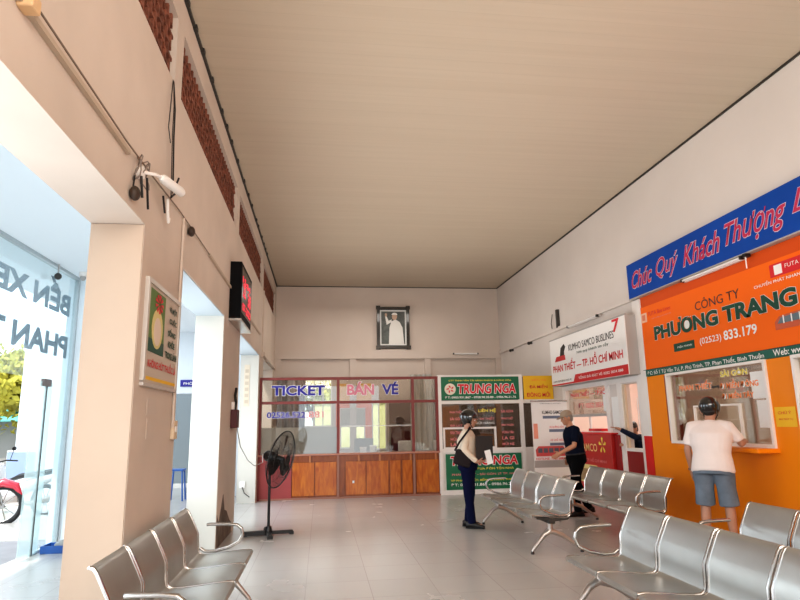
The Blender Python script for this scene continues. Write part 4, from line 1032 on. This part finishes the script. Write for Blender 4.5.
# sign board outside
t = thing('signboard_stand', 'pale blue A-frame board standing behind the motorbikes', 'board', (-5.9, 13.4, -.05))
obj('panel', MB().obox((-5.9, 13.4, .82), (1, .1, 0), (0, 0, 1), (.1, -1, .0), .27, .25, .012), M_bluepale, t)
mb = MB()
for dx in (-.27, .27): mb.cyl((-5.9+dx, 13.4+.03*dx, -.05), (-5.9+dx, 13.4+.03*dx, 1.09), .015, n=8)
mb.cyl((-6.17, 13.37, 1.09), (-5.63, 13.43, 1.09), .015, n=8)
obj('stand_frame', mb, M_txtwhite, t)
def motorbike(loc, rz, bodym, label):
    # local: front toward +X
    t = thing('motorbike', label, 'motorbike', loc, rz, group='parked motorbikes', local=True)
    for x in (-.60, .62):
        w = obj('wheel', MB().tube([(x+.255*math.cos(2*PI*i/28), 0, .29+.255*math.sin(2*PI*i/28)) for i in range(28)], .036, 8, closed=True), M_rubber, t, smooth=True, world=False)
        mb = MB()
        for i in range(10):
            a = i*2*PI/10; mb.cyl((x, 0, .29), (x+.235*math.cos(a), 0, .29+.235*math.sin(a)), .006, n=5)
        mb.cyl((x, -.05, .29), (x, .05, .29), .05, n=14)
        mb.tube([(x+.225*math.cos(2*PI*i/24), 0, .29+.225*math.sin(2*PI*i/24)) for i in range(24)], .012, 6, closed=True)
        obj('rim', mb, M_chrome, w, world=False)
    mb = MB()
    for y in (-.06, .06): mb.tube([(.62, y, .29), (.50, y, .62), (.42, y*.8, .85)], .018, 8)
    obj('fork', mb, M_chrome, t, smooth=True, world=False)
    mb = MB(); mb.sections([((.40, 0, .40), (0, .15, 0), (.05, 0, .05)), ((.36, 0, .60), (0, .19, 0), (.08, 0, .05)), ((.38, 0, .80), (0, .15, 0), (.09, 0, .04)), ((.40, 0, .95), (0, .10, 0), (.07, 0, .03))], 16)
    obj('front_fairing', mb, bodym, t, smooth=True, world=False)
    mb = MB(); mb.tube([(.86, 0, .42), (.78, 0, .555), (.62, 0, .605), (.47, 0, .57)], [.02, .06, .07, .05], 10)
    obj('front_mudguard', mb, bodym, t, smooth=True, world=False)
    mb = MB(); mb.sections([((.30, 0, .45), (0, .09, 0), (0, 0, .09)), ((.05, 0, .42), (0, .12, 0), (0, 0, .12)), ((-.2, 0, .52), (0, .14, 0), (0, 0, .13)), ((-.5, 0, .64), (0, .12, 0), (0, 0, .11)), ((-.82, 0, .74), (0, .07, 0), (0, 0, .05))], 14)
    obj('body_shell', mb, bodym, t, smooth=True, world=False)
    mb = MB(); mb.sections([((.10, 0, .66), (0, .08, 0), (0, 0, .03)), ((-.1, 0, .73), (0, .13, 0), (0, 0, .05)), ((-.4, 0, .76), (0, .14, 0), (0, 0, .05)), ((-.72, 0, .82), (0, .10, 0), (0, 0, .04))], 14)
    obj('saddle', mb, M_black, t, smooth=True, world=False)
    mb = MB(); mb.box(-.12, .18, -.10, .10, .20, .40, .03); mb.tube([(0, .12, .25), (-.4, .14, .26), (-.82, .15, .36)], [.02, .035, .045], 10)
    obj('engine', mb, M_cast, t, smooth=True, world=False)
    mb = MB(); mb.tube([(.30, -.34, .98), (.38, -.15, 1.0), (.42, 0, .97), (.38, .15, 1.0), (.30, .34, .98)], .014, 8)
    obj('handlebar', mb, M_black, t, smooth=True, world=False)
    for y in (-.22, .22):
        mb = MB(); mb.cyl((.36, y, 1.0), (.34, y*1.2, 1.18), .006, n=6); mb.ell((.34, y*1.25, 1.21), (.015, .06, .04)); obj('mirror', mb, M_black, t, smooth=True, world=False)
    obj('headlight', MB().ell((.47, 0, .93), (.05, .09, .06)), M_chrome, t, smooth=True, world=False)
    return t
mbk = motorbike((-5.95, 11.25, -.05), .15, M_bikered, 'red motorbike parked outside the glass door, at the left edge')
mbk.scale = (1.15, 1.15, 1.15)
motorbike((-5.55, 12.5, -.05), PI-.25, M_bikewhite, 'white motorbike with black saddle parked behind the red one')


# ------------------------------------------------------------------ people
V = Vector
def hand(mb, w, d, nrm, curl=.5, side=1, s=1.):
    """palm + five separate fingers; w wrist, d pointing direction, nrm = palm normal (fingers curl toward it), side = thumb side"""
    d = V(d).normalized(); nrm = V(nrm); nrm = (nrm-d*nrm.dot(d)).normalized(); l = d.cross(nrm)*side
    rot = Matrix((l, d, nrm)).transposed()
    mb.ell(w+d*.045*s, (.040*s, .052*s, .017*s), rot, 14, 10)
    mb.cap(w-d*.02, .026*s, w+d*.03*s, .028*s, 10)
    for k, (o, L) in enumerate(((.029, .070), (.010, .080), (-.010, .074), (-.029, .058))):
        p = w+d*(.085-.004*abs(k-1))*s+l*o*s
        a = curl*(.5+.12*k)
        d1 = (d*math.cos(a)+nrm*math.sin(a)); d2 = (d*math.cos(a*2.1)+nrm*math.sin(a*2.1)); d3 = (d*math.cos(a*3)+nrm*math.sin(a*3))
        q1 = p+d1*L*.45*s; q2 = q1+d2*L*.32*s; q3 = q2+d3*L*.22*s
        mb.chain([(p-d*.02*s, .0095*s), (p, .0092*s), (q1, .0085*s), (q2, .0078*s), (q3, .0068*s)], 8)
    b = w+d*.025*s+l*.030*s; a = curl*.6
    t1 = b+(d*.55+l*.75+nrm*(.2+a*.4)).normalized()*.035*s; t2 = t1+(d*.85+l*.35+nrm*(.2+a*.6)).normalized()*.028*s
    mb.chain([(b, .012*s), (t1, .0105*s), (t2, .0085*s)], 8)

def make_person(name, label, loc, rotz, P, skin, shirt, trousers, shoe, sleeve='short', legs='long', hair=M_hair, headgear=None, k=1., shirt_len=.0, girth=1.):
    t = thing(name, label, 'person', loc, rotz, local=True); t.scale = (k, k, k)
    P = {a: V(b) for a, b in P.items()}
    # ---- continuous body
    mb = MB()
    ey, ep = P['gaze'].x, P['gaze'].y       # head yaw, pitch
    H = Matrix.Rotation(ey, 3, 'Z') @ Matrix.Rotation(ep, 3, 'X')
    h = P['head']
    def hp(x, y, z): return h+H @ V((x, y, z))
    mb.ell(hp(0, -.012, .022), (.074, .092, .088), H, 20, 14)
    mb.ell(hp(0, .028, -.035), (.058, .062, .078), H, 18, 12)
    mb.ell(hp(0, .060, -.082), (.030, .026, .024), H, 12, 8)
    mb.cap(hp(0, .088, .012), .009, hp(0, .106, -.022), .013, 8)          # nose
    for s in (-1, 1):
        mb.ell(hp(s*.011, .100, -.026), (.009, .010, .008), H, 8, 6)
        mb.ell(hp(s*.074, -.005, -.008), (.010, .020, .032), H, 10, 8)       # ears
        mb.ell(hp(s*.030, .076, .026), (.022, .012, .008), H, 10, 6)         # brow
        mb.ell(hp(s*.040, .056, -.022), (.022, .022, .020), H, 10, 6)        # cheek
    mb.ell(hp(0, .086, -.050), (.024, .010, .006), H, 10, 6); mb.ell(hp(0, .083, -.062), (.020, .010, .007), H, 10, 6)
    ne = P['neck']
    mb.cap(ne-V((0, 0, .06)), .060, h+H @ V((0, -.018, -.06)), .052, 14)
    ch, pe = P['chest'], P['pelvis']
    ax = (P['shR']-P['shL']).normalized(); hx = (P['hipR']-P['hipL']).normalized()
    up = (ne-pe).normalized(); fw = up.cross(ax).normalized()*-1; fw = ax.cross(up)*-1
    fwd = up.cross(ax)
    def torso(mb, g, tuck=False):
        mid = (ch+pe)/2
        S = [(ne-up*.015, ax*.065*g, fwd*.058*g), (ne-up*.05, ax*.135*g, fwd*.075*g), (ne-up*.10, ax*.175*g, fwd*.095*g), (ch, ax*.172*g, fwd*.115*g),
                     (ch-up*.12, ax*.158*g, fwd*.112*g), (mid-up*.02, ax*.148*g, fwd*.108*g), (pe+up*.06, ax*.158*g, fwd*.112*g), (pe-up*.02, hx*.168*g, fwd*.115*g), (pe-up*.08, hx*.155*g, fwd*.105*g)]
        mb.sections(S[:-2] if tuck else S, 24)
        for s in ('L', 'R'): mb.cap(ne*.45+P['sh'+s]*.55-V((0, 0, .018)), .050+.008*(g > girth), P['sh'+s]-V((0, 0, .006)), .050+.008*(g > girth), 14); mb.cap(ne-up*.045, .045+.012*(g > girth), P['sh'+s]-V((0, 0, .012)), .045+.010*(g > girth), 14)
    torso(mb, .93*girth)
    for s, sd in (('L', -1), ('R', 1)):
        sh, el, wr = P['sh'+s], P['el'+s], P['wr'+s]
        mb.chain([(sh, .050), (sh.lerp(el, .35), .046), (el, .037)]); mb.chain([(el, .037), (el.lerp(wr, .3), .038), (wr, .026)])
        hand(mb, wr, P.get('hd'+s, wr-el), P.get('pn'+s, V((-sd, .3, 0))), curl=P['curl'].x if s == 'L' else P['curl'].y, side=sd if 'side' not in P else sd*P['side'].x, s=1.0)
        hi, kn, an = P['hip'+s], P['kn'+s], P['an'+s]
        mb.chain([(hi, .082*girth), (hi.lerp(kn, .5), .072), (kn, .052)], 16); mb.chain([(kn, .052), (kn.lerp(an, .3)-V((0, .012, 0)), .052), (kn.lerp(an, .75), .036), (an, .034)], 14)
        td = P['toe'+s].normalized(); mb.cap(an-V((0, 0, .03))-td*.03, .034, an-V((0, 0, .05))+td*.13, .026, 12)
    body = remeshed('body', mb, skin, .0065, t)
    # eyes
    for s in (-1, 1):
        mb = MB(); mb.ell(hp(s*.030, .078, .008), (.013, .009, .008), H, 10, 8); e = obj('eye', mb, M_paper, t, smooth=True, world=False)
        mb = MB(); mb.ell(hp(s*.030, .086, .008), (.005, .003, .005), H, 8, 6); obj('pupil', mb, M_black, e, smooth=True, world=False)
    # hair
    mb = MB(); mb.ell(hp(0, -.022, .034), (.081, .096, .090), H, 20, 14); mb.ell(hp(0, -.055, -.02), (.068, .055, .070), H, 16, 10)
    ho = remeshed('hair', mb, hair, .008, t, 1)
    # shirt
    mb = MB(); torso(mb, 1.04*girth, tuck=not shirt_len)
    if shirt_len: mb.sections([(pe+up*.10, ax*.162*girth, fwd*.122*girth), (pe+up*.02-up*shirt_len*.5, hx*.172*girth, fwd*.126*girth), (pe-up*(.02+shirt_len), hx*.178*girth, fwd*.128*girth)], 24)
    for s in 'LR':
        sh, el, wr = P['sh'+s], P['el'+s], P['wr'+s]
        if sleeve == 'long':
            mb.chain([(sh, .064), (sh.lerp(el, .5), .060), (el, .052), (el.lerp(wr, .5), .048)]); mb.cyl(el.lerp(wr, .4), el.lerp(wr, .96), .048, .038)
        else:
            mb.cap(sh-V((0, 0, .008)), .060, sh.lerp(el, .45), .058, 14); mb.cyl(sh.lerp(el, .3), sh.lerp(el, .80), .059, .066)
    so = remeshed('shirt', mb, shirt, .011, t, 3)
    mb = MB(); mb.tube([ne+V((.062*math.cos(a*PI/6), .058*math.sin(a*PI/6)-.002, -.012+.012*-math.sin(a*PI/6))) for a in range(12)], .012, 8, closed=True)
    obj('collar', mb, shirt, so, smooth=True, world=False)
    # trousers
    mb = MB()
    mb.sections([(pe+up*.055, ax*.160*girth, fwd*.115*girth), (pe, hx*.172*girth, fwd*.122*girth), (pe-up*.09, hx*.165*girth, fwd*.115*girth)], 24)
    for s in 'LR':
        hi, kn, an = P['hip'+s], P['kn'+s], P['an'+s]
        mb.chain([(hi, .092*girth), (hi.lerp(kn, .5), .085 if legs == 'long' else .096)], 16)
        if legs == 'long':
            mb.chain([(hi.lerp(kn, .5), .085), (kn, .070)], 16); mb.cyl(kn, kn.lerp(an, .5), .068, .064, n=16); mb.cyl(kn.lerp(an, .45), an-V((0, 0, .02)), .064, .060, n=16)
            mb.cap(kn+V((0, 0, .02)), .070, kn-V((0, 0, .03)), .067, 16)
        else:
            mb.cyl(hi.lerp(kn, .45), kn+(hi-kn)*.02, .096, .102, n=18)
    remeshed('trousers' if legs == 'long' else 'shorts', mb, trousers, .010, t, 3)
    mb = MB(); mb.tube([pe+up*.062+ax*.165*girth*math.cos(a*PI/9)+fwd*.119*girth*math.sin(a*PI/9) for a in range(18)], .013, 6, closed=True)
    if not shirt_len: obj('belt', mb, M_leather, t, smooth=True, world=False)
    for s in 'LR':
        an = P['an'+s]; td = P['toe'+s].normalized(); z = an.z-.085
        sdv = V((0, 0, 1)).cross(td)
        mb = MB(); zz = V((0, 0, 1))
        mb.sections([(an-td*.085-zz*.045, sdv*.026, zz*.030), (an-td*.05-zz*.035, sdv*.040, zz*.046), (an+td*.01-zz*.035, sdv*.043, zz*.048), (an+td*.08-zz*.050, sdv*.048, zz*.034), (an+td*.15-zz*.060, sdv*.040, zz*.024), (an+td*.18-zz*.064, sdv*.018, zz*.014)], 16)
        f = obj('shoe', mb, shoe, t, smooth=True, world=False)
        mb = MB(); mb.sections([(an-td*.09-zz*.078, sdv*.028, td*.002), (an-td*.09-zz*.078, sdv*.03, td*.004)], 8) if False else None
        mb = MB(); mb.obox(an+td*.045-zz*.076, sdv, td, zz, .042, .13, .009, .006); obj('sole', mb, M_rubber, f, world=False)
    if headgear == 'helmet':
        mb = MB(); mb.ell(hp(0, -.018, .040), (.116, .138, .118), H, 28, 18)
        bmesh.ops.delete(mb.bm, geom=[v for v in mb.bm.verts if (H.inverted() @ (v.co-h)).z < (.02 if (H.inverted() @ (v.co-h)).y > .05 else -.052)], context='VERTS')
        hm = obj('helmet', mb, M_blackgloss, t, smooth=True, world=False)
        mb = MB(); mb.sections([(hp(0, .085, .048), H @ V((.085, 0, 0)), H @ V((0, .02, .010))), (hp(0, .135, .040), H @ V((.075, 0, 0)), H @ V((0, .015, .006))), (hp(0, .165, .032), H @ V((.045, 0, 0)), H @ V((0, .01, .004)))], 16)
        obj('visor', mb, M_blackgloss, hm, smooth=True, world=False)
        for s in (-1, 1): obj('strap', MB().tube([hp(s*.088, .01, .02), hp(s*.072, .02, -.05), hp(s*.03, .06, -.105), hp(0, .066, -.112)], .006, 6), M_leather, hm, world=False)
    if headgear == 'cap':
        mb = MB(); mb.ell(hp(0, -.012, .040), (.088, .104, .088), H, 24, 16)
        bmesh.ops.delete(mb.bm, geom=[v for v in mb.bm.verts if (H.inverted() @ (v.co-h)).z < .028], context='VERTS')
        cp_ = obj('cap', mb, M_cap, t, smooth=True, world=False)
        mb = MB(); mb.sections([(hp(0, .075, .036), H @ V((.070, 0, 0)), H @ V((0, .02, .006))), (hp(0, .13, .030), H @ V((.062, 0, 0)), H @ V((0, .012, .004))), (hp(0, .165, .022), H @ V((.035, 0, 0)), H @ V((0, .008, .003)))], 16)
        obj('brim', mb, M_cap, cp_, smooth=True, world=False)
    return t

# man in cream jacket, profile facing right (+X)
P1 = dict(pelvis=(0, 0, .90), chest=(0, .0, 1.24), neck=(0, .01, 1.40), head=(0, .055, 1.535), gaze=(0, -.20),
          shL=(-.17, 0, 1.345), shR=(.17, 0, 1.345), elL=(-.24, -.02, 1.09), elR=(.25, -.03, 1.10), wrL=(-.10, .22, .99), wrR=(.23, .15, .94),
          hdL=(.3, .9, .1), hdR=(-.4, .9, -.1), pnL=(.8, -.2, .2), pnR=(-.5, -.1, .8), curl=(.75, .75),
          hipL=(-.09, 0, .86), hipR=(.09, 0, .86), knL=(-.10, .02, .48), knR=(.10, .0, .48), anL=(-.11, -.03, .09), anR=(.10, .04, .09), toeL=(-.15, 1, 0), toeR=(.15, 1, 0))
def pad(d): return {k: (v if len(v) == 3 else (*v, 0)) for k, v in d.items()}
M_skin1 = M_skin
make_person('person', 'person in cream jacket and black helmet standing in profile, holding a black folder', (2.17, 9.2, 0), -PI/2-.30, pad(P1), M_skin, M_cream, M_navytr, M_leather, sleeve='long', headgear='helmet', girth=1.24)
t = thing('document_folder', 'black folder held upright by the man in the cream jacket', 'folder', (2.45, 9.1, 1.1))
mb = MB(); mb.obox((2.375, 8.98, 1.13), (1, .12, 0), (-.12, 1, 0), (0, 0, 1), .13, .016, .17, .004); obj('cover', mb, M_leather, t)
mb = MB(); mb.obox((2.43, 8.95, 1.0), (1, .12, .2), (-.12, 1, 0), (-.2, 0, 1), .045, .004, .10); obj('papers', mb, M_paper, t)
t = thing('shoulder_bag', 'dark shoulder bag hanging at the back hip of the man in the cream jacket', 'bag', (1.98, 9.1, .95))
mb = MB(); mb.obox((2.05, 8.97, .99), (1, 0, -.35), (0, 1, 0), (.35, 0, 1), .13, .04, .11, .035)
obj('pouch', mb, M_bagfab, t, smooth=True)
obj('strap', MB().tube([(1.93, 8.96, 1.10), (2.0, 8.95, 1.22), (2.14, 8.97, 1.38), (2.2, 9.1, 1.425), (2.25, 9.28, 1.38), (2.30, 9.33, 1.25)], .016, 6), M_bagfab, t, smooth=True)
# man in navy polo & cap, facing left, reaching forward
P2 = dict(pelvis=(0, 0, .90), chest=(0, .03, 1.24), neck=(0, .06, 1.40), head=(0, .12, 1.53), gaze=(.15, -.28),
          shL=(-.18, .04, 1.345), shR=(.18, .03, 1.345), elL=(-.24, .12, 1.09), elR=(.26, -.06, 1.10), wrL=(-.20, .34, .98), wrR=(.26, .03, .90),
          hdL=(.1, .85, -.5), hdR=(0, .3, -1), pnL=(.9, .1, -.2), pnR=(-1, 0, 0), curl=(.35, .5),
          hipL=(-.09, 0, .86), hipR=(.09, 0, .86), knL=(-.10, .10, .49), knR=(.10, -.03, .48), anL=(-.10, .07, .09), anR=(.10, -.20, .11), toeL=(-.1, 1, 0), toeR=(.1, 1, -.1))
make_person('person', 'person in navy polo shirt and beige cap walking left before the red counter', (4.17, 9.93, 0), PI/2, pad(P2), mat('skin_tan', (.50, .25, .15), .5), M_navypolo, M_blacktr, M_leather, headgear='cap', hair=mat('grey_hair', (.25, .23, .21), .7), girth=1.25, k=1.01)
# man at the orange window, back view
P3 = dict(pelvis=(0, 0, .90), chest=(0, .05, 1.24), neck=(0, .10, 1.40), head=(0, .17, 1.515), gaze=(0, -.35),
          shL=(-.19, .06, 1.345), shR=(.19, .06, 1.345), elL=(-.25, .03, 1.08), elR=(.28, .16, 1.15), wrL=(-.24, .10, .84), wrR=(.27, .40, 1.17),
          hdL=(0, .2, -1), hdR=(-.1, 1, .0), pnL=(1, 0, 0), pnR=(0, 0, -1), curl=(.5, .25),
          hipL=(-.10, 0, .86), hipR=(.10, 0, .86), knL=(-.12, .02, .49), knR=(.12, .02, .49), anL=(-.13, -.02, .09), anR=(.14, -.01, .09), toeL=(-.2, 1, 0), toeR=(.25, 1, 0))
p3 = make_person('person', 'person in white t-shirt, denim shorts and black helmet seen from behind at the orange counter', (4.50, 6.80, 0), -math.radians(46), pad(P3), M_skin, M_tee, M_denim, M_rubber, legs='short', headgear='helmet', shirt_len=.03, girth=1.27, k=1.05)
mb = MB(); mb.tube([V((-.24, .095, .865))+V((.031*math.cos(a*PI/6), .031*math.sin(a*PI/6), 0)) for a in range(12)], .008, 6, closed=True); mb.ell((-.272, .09, .865), (.006, .017, .017))
obj('wristwatch', mb, M_chrome, p3, smooth=True, world=False)
# clerk inside the booth doorway, arm out to the left
P4 = dict(pelvis=(0, -.06, .78), chest=(0, .05, 1.10), neck=(0, .11, 1.24), head=(0, .18, 1.345), gaze=(.5, -.30),
          shL=(-.17, .08, 1.19), shR=(.17, .07, 1.19), elL=(-.27, .26, 1.20), elR=(.24, .28, 1.08), wrL=(-.18, .50, 1.34), wrR=(.05, .36, 1.09),
          hdL=(.2, .8, .35), hdR=(-.7, .5, 0), pnL=(0, 0, -1), pnR=(0, 0, -1), curl=(.3, .4),
          hipL=(-.10, -.02, .74), hipR=(.10, -.02, .74), knL=(-.12, .03, .42), knR=(.12, .03, .42), anL=(-.13, -.18, .09), anR=(.13, -.18, .09), toeL=(-.1, 1, 0), toeR=(.1, 1, 0))
make_person('person', 'person with black hair leaning out of the booth doorway with one arm stretched out', (5.54, 10.24, 0), PI/2, pad(P4), M_skin, mat('clerk_top', (.015, .02, .04), .8, spec=.1), M_blacktr, M_leather, sleeve='long')

# ------------------------------------------------------------------ light
w = bpy.data.worlds.new('sky'); scn.world = w; w.use_nodes = True; nt = w.node_tree
bg = nt.nodes['Background']; bg.inputs[0].default_value = (.80, .91, 1., 1); bg.inputs[1].default_value = 2.2
sun = bpy.data.lights.new('sun', 'SUN'); sun.energy = 3.2; sun.angle = .02; sun.color = (1., .95, .86)
so = bpy.data.objects.new('sun', sun); COL.objects.link(so)
so.rotation_euler = Vector((.35, .55, -.95)).to_track_quat('-Z', 'Y').to_euler()
def area(name, loc, direction, sx_, sy_, power, col=(1, 1, 1), spread=PI):
    l = bpy.data.lights.new(name, 'AREA'); l.shape = 'RECTANGLE'; l.size = sx_; l.size_y = sy_; l.energy = power; l.color = col; l.spread = spread
    o = bpy.data.objects.new(name, l); COL.objects.link(o); o.location = loc
    o.rotation_euler = Vector(direction).to_track_quat('-Z', 'Z').to_euler(); return o
WARM = (1., .93, .86)
area('entrance_fill', (2.0, -4.3, 4.5), (0, 1, -.1), 6, 1.5, 330, WARM)  # added fill lamp on the unseen front wall, above the entrance
area('ceiling_fill', (2.0, 6.0, 2.75), (0, 0, 1), 5.4, 17, 125, WARM)  # added upward fill to brighten the ceiling, no fitting there
area('vestibule_upfill', (-2.7, 4.5, .6), (-.1, 0, 1), 1.2, 8, 40, (.85, .94, 1))  # added upward fill to brighten the vestibule ceiling
area('doorway_light', (-1.75, 2.5, 1.6), (1, .15, .1), 3.4, 2.6, 50, (.9, .96, 1))
area('doorway_light', (-1.75, 7.0, 1.6), (1, .15, .1), 2.2, 2.6, 40, (.9, .96, 1))
area('doorway_light', (-1.75, 11.4, 1.6), (1, .1, .1), 2.6, 2.6, 40, (.9, .96, 1))
area('vestibule_fill', (-2.6, 6.0, 3.5), (0, 0, -1), 1.4, 9, 25, (.85, .94, 1))  # added overhead fill for the vestibule, here and on the next line
area('vestibule_fill', (-3.6, 11.5, 3.5), (0, 0, -1), 1.6, 4, 30, (.85, .94, 1))
area('booth_fill', (6.3, 11.2, 2.8), (0, 0, -1), 1., 2.4, 45, (1, .93, .87))  # added fill lamps to brighten the booth rooms, this and the next
area('booth_fill', (6.3, 6.5, 2.8), (0, 0, -1), 1., 4, 30, (1, .95, .88))
area('office_fill', (1.5, 15.3, 4.8), (0, 0, -1), 3, 1.5, 45, WARM)  # added fill lamp to brighten the space behind the ticket glass
area('annex_fill', (-3.8, 16.4, 3.0), (0, 0, -1), 2, 2, 6, (.85, .93, 1))  # weak added fill for the room beyond the far doorway
scn.view_settings.view_transform = 'Standard'; scn.view_settings.look = 'Medium High Contrast'; scn.view_settings.exposure = .06
scn.cycles.use_denoising = True
scn.cycles.max_bounces = 8; scn.cycles.diffuse_bounces = 5; scn.cycles.transparent_max_bounces = 16; scn.cycles.sample_clamp_indirect = 6
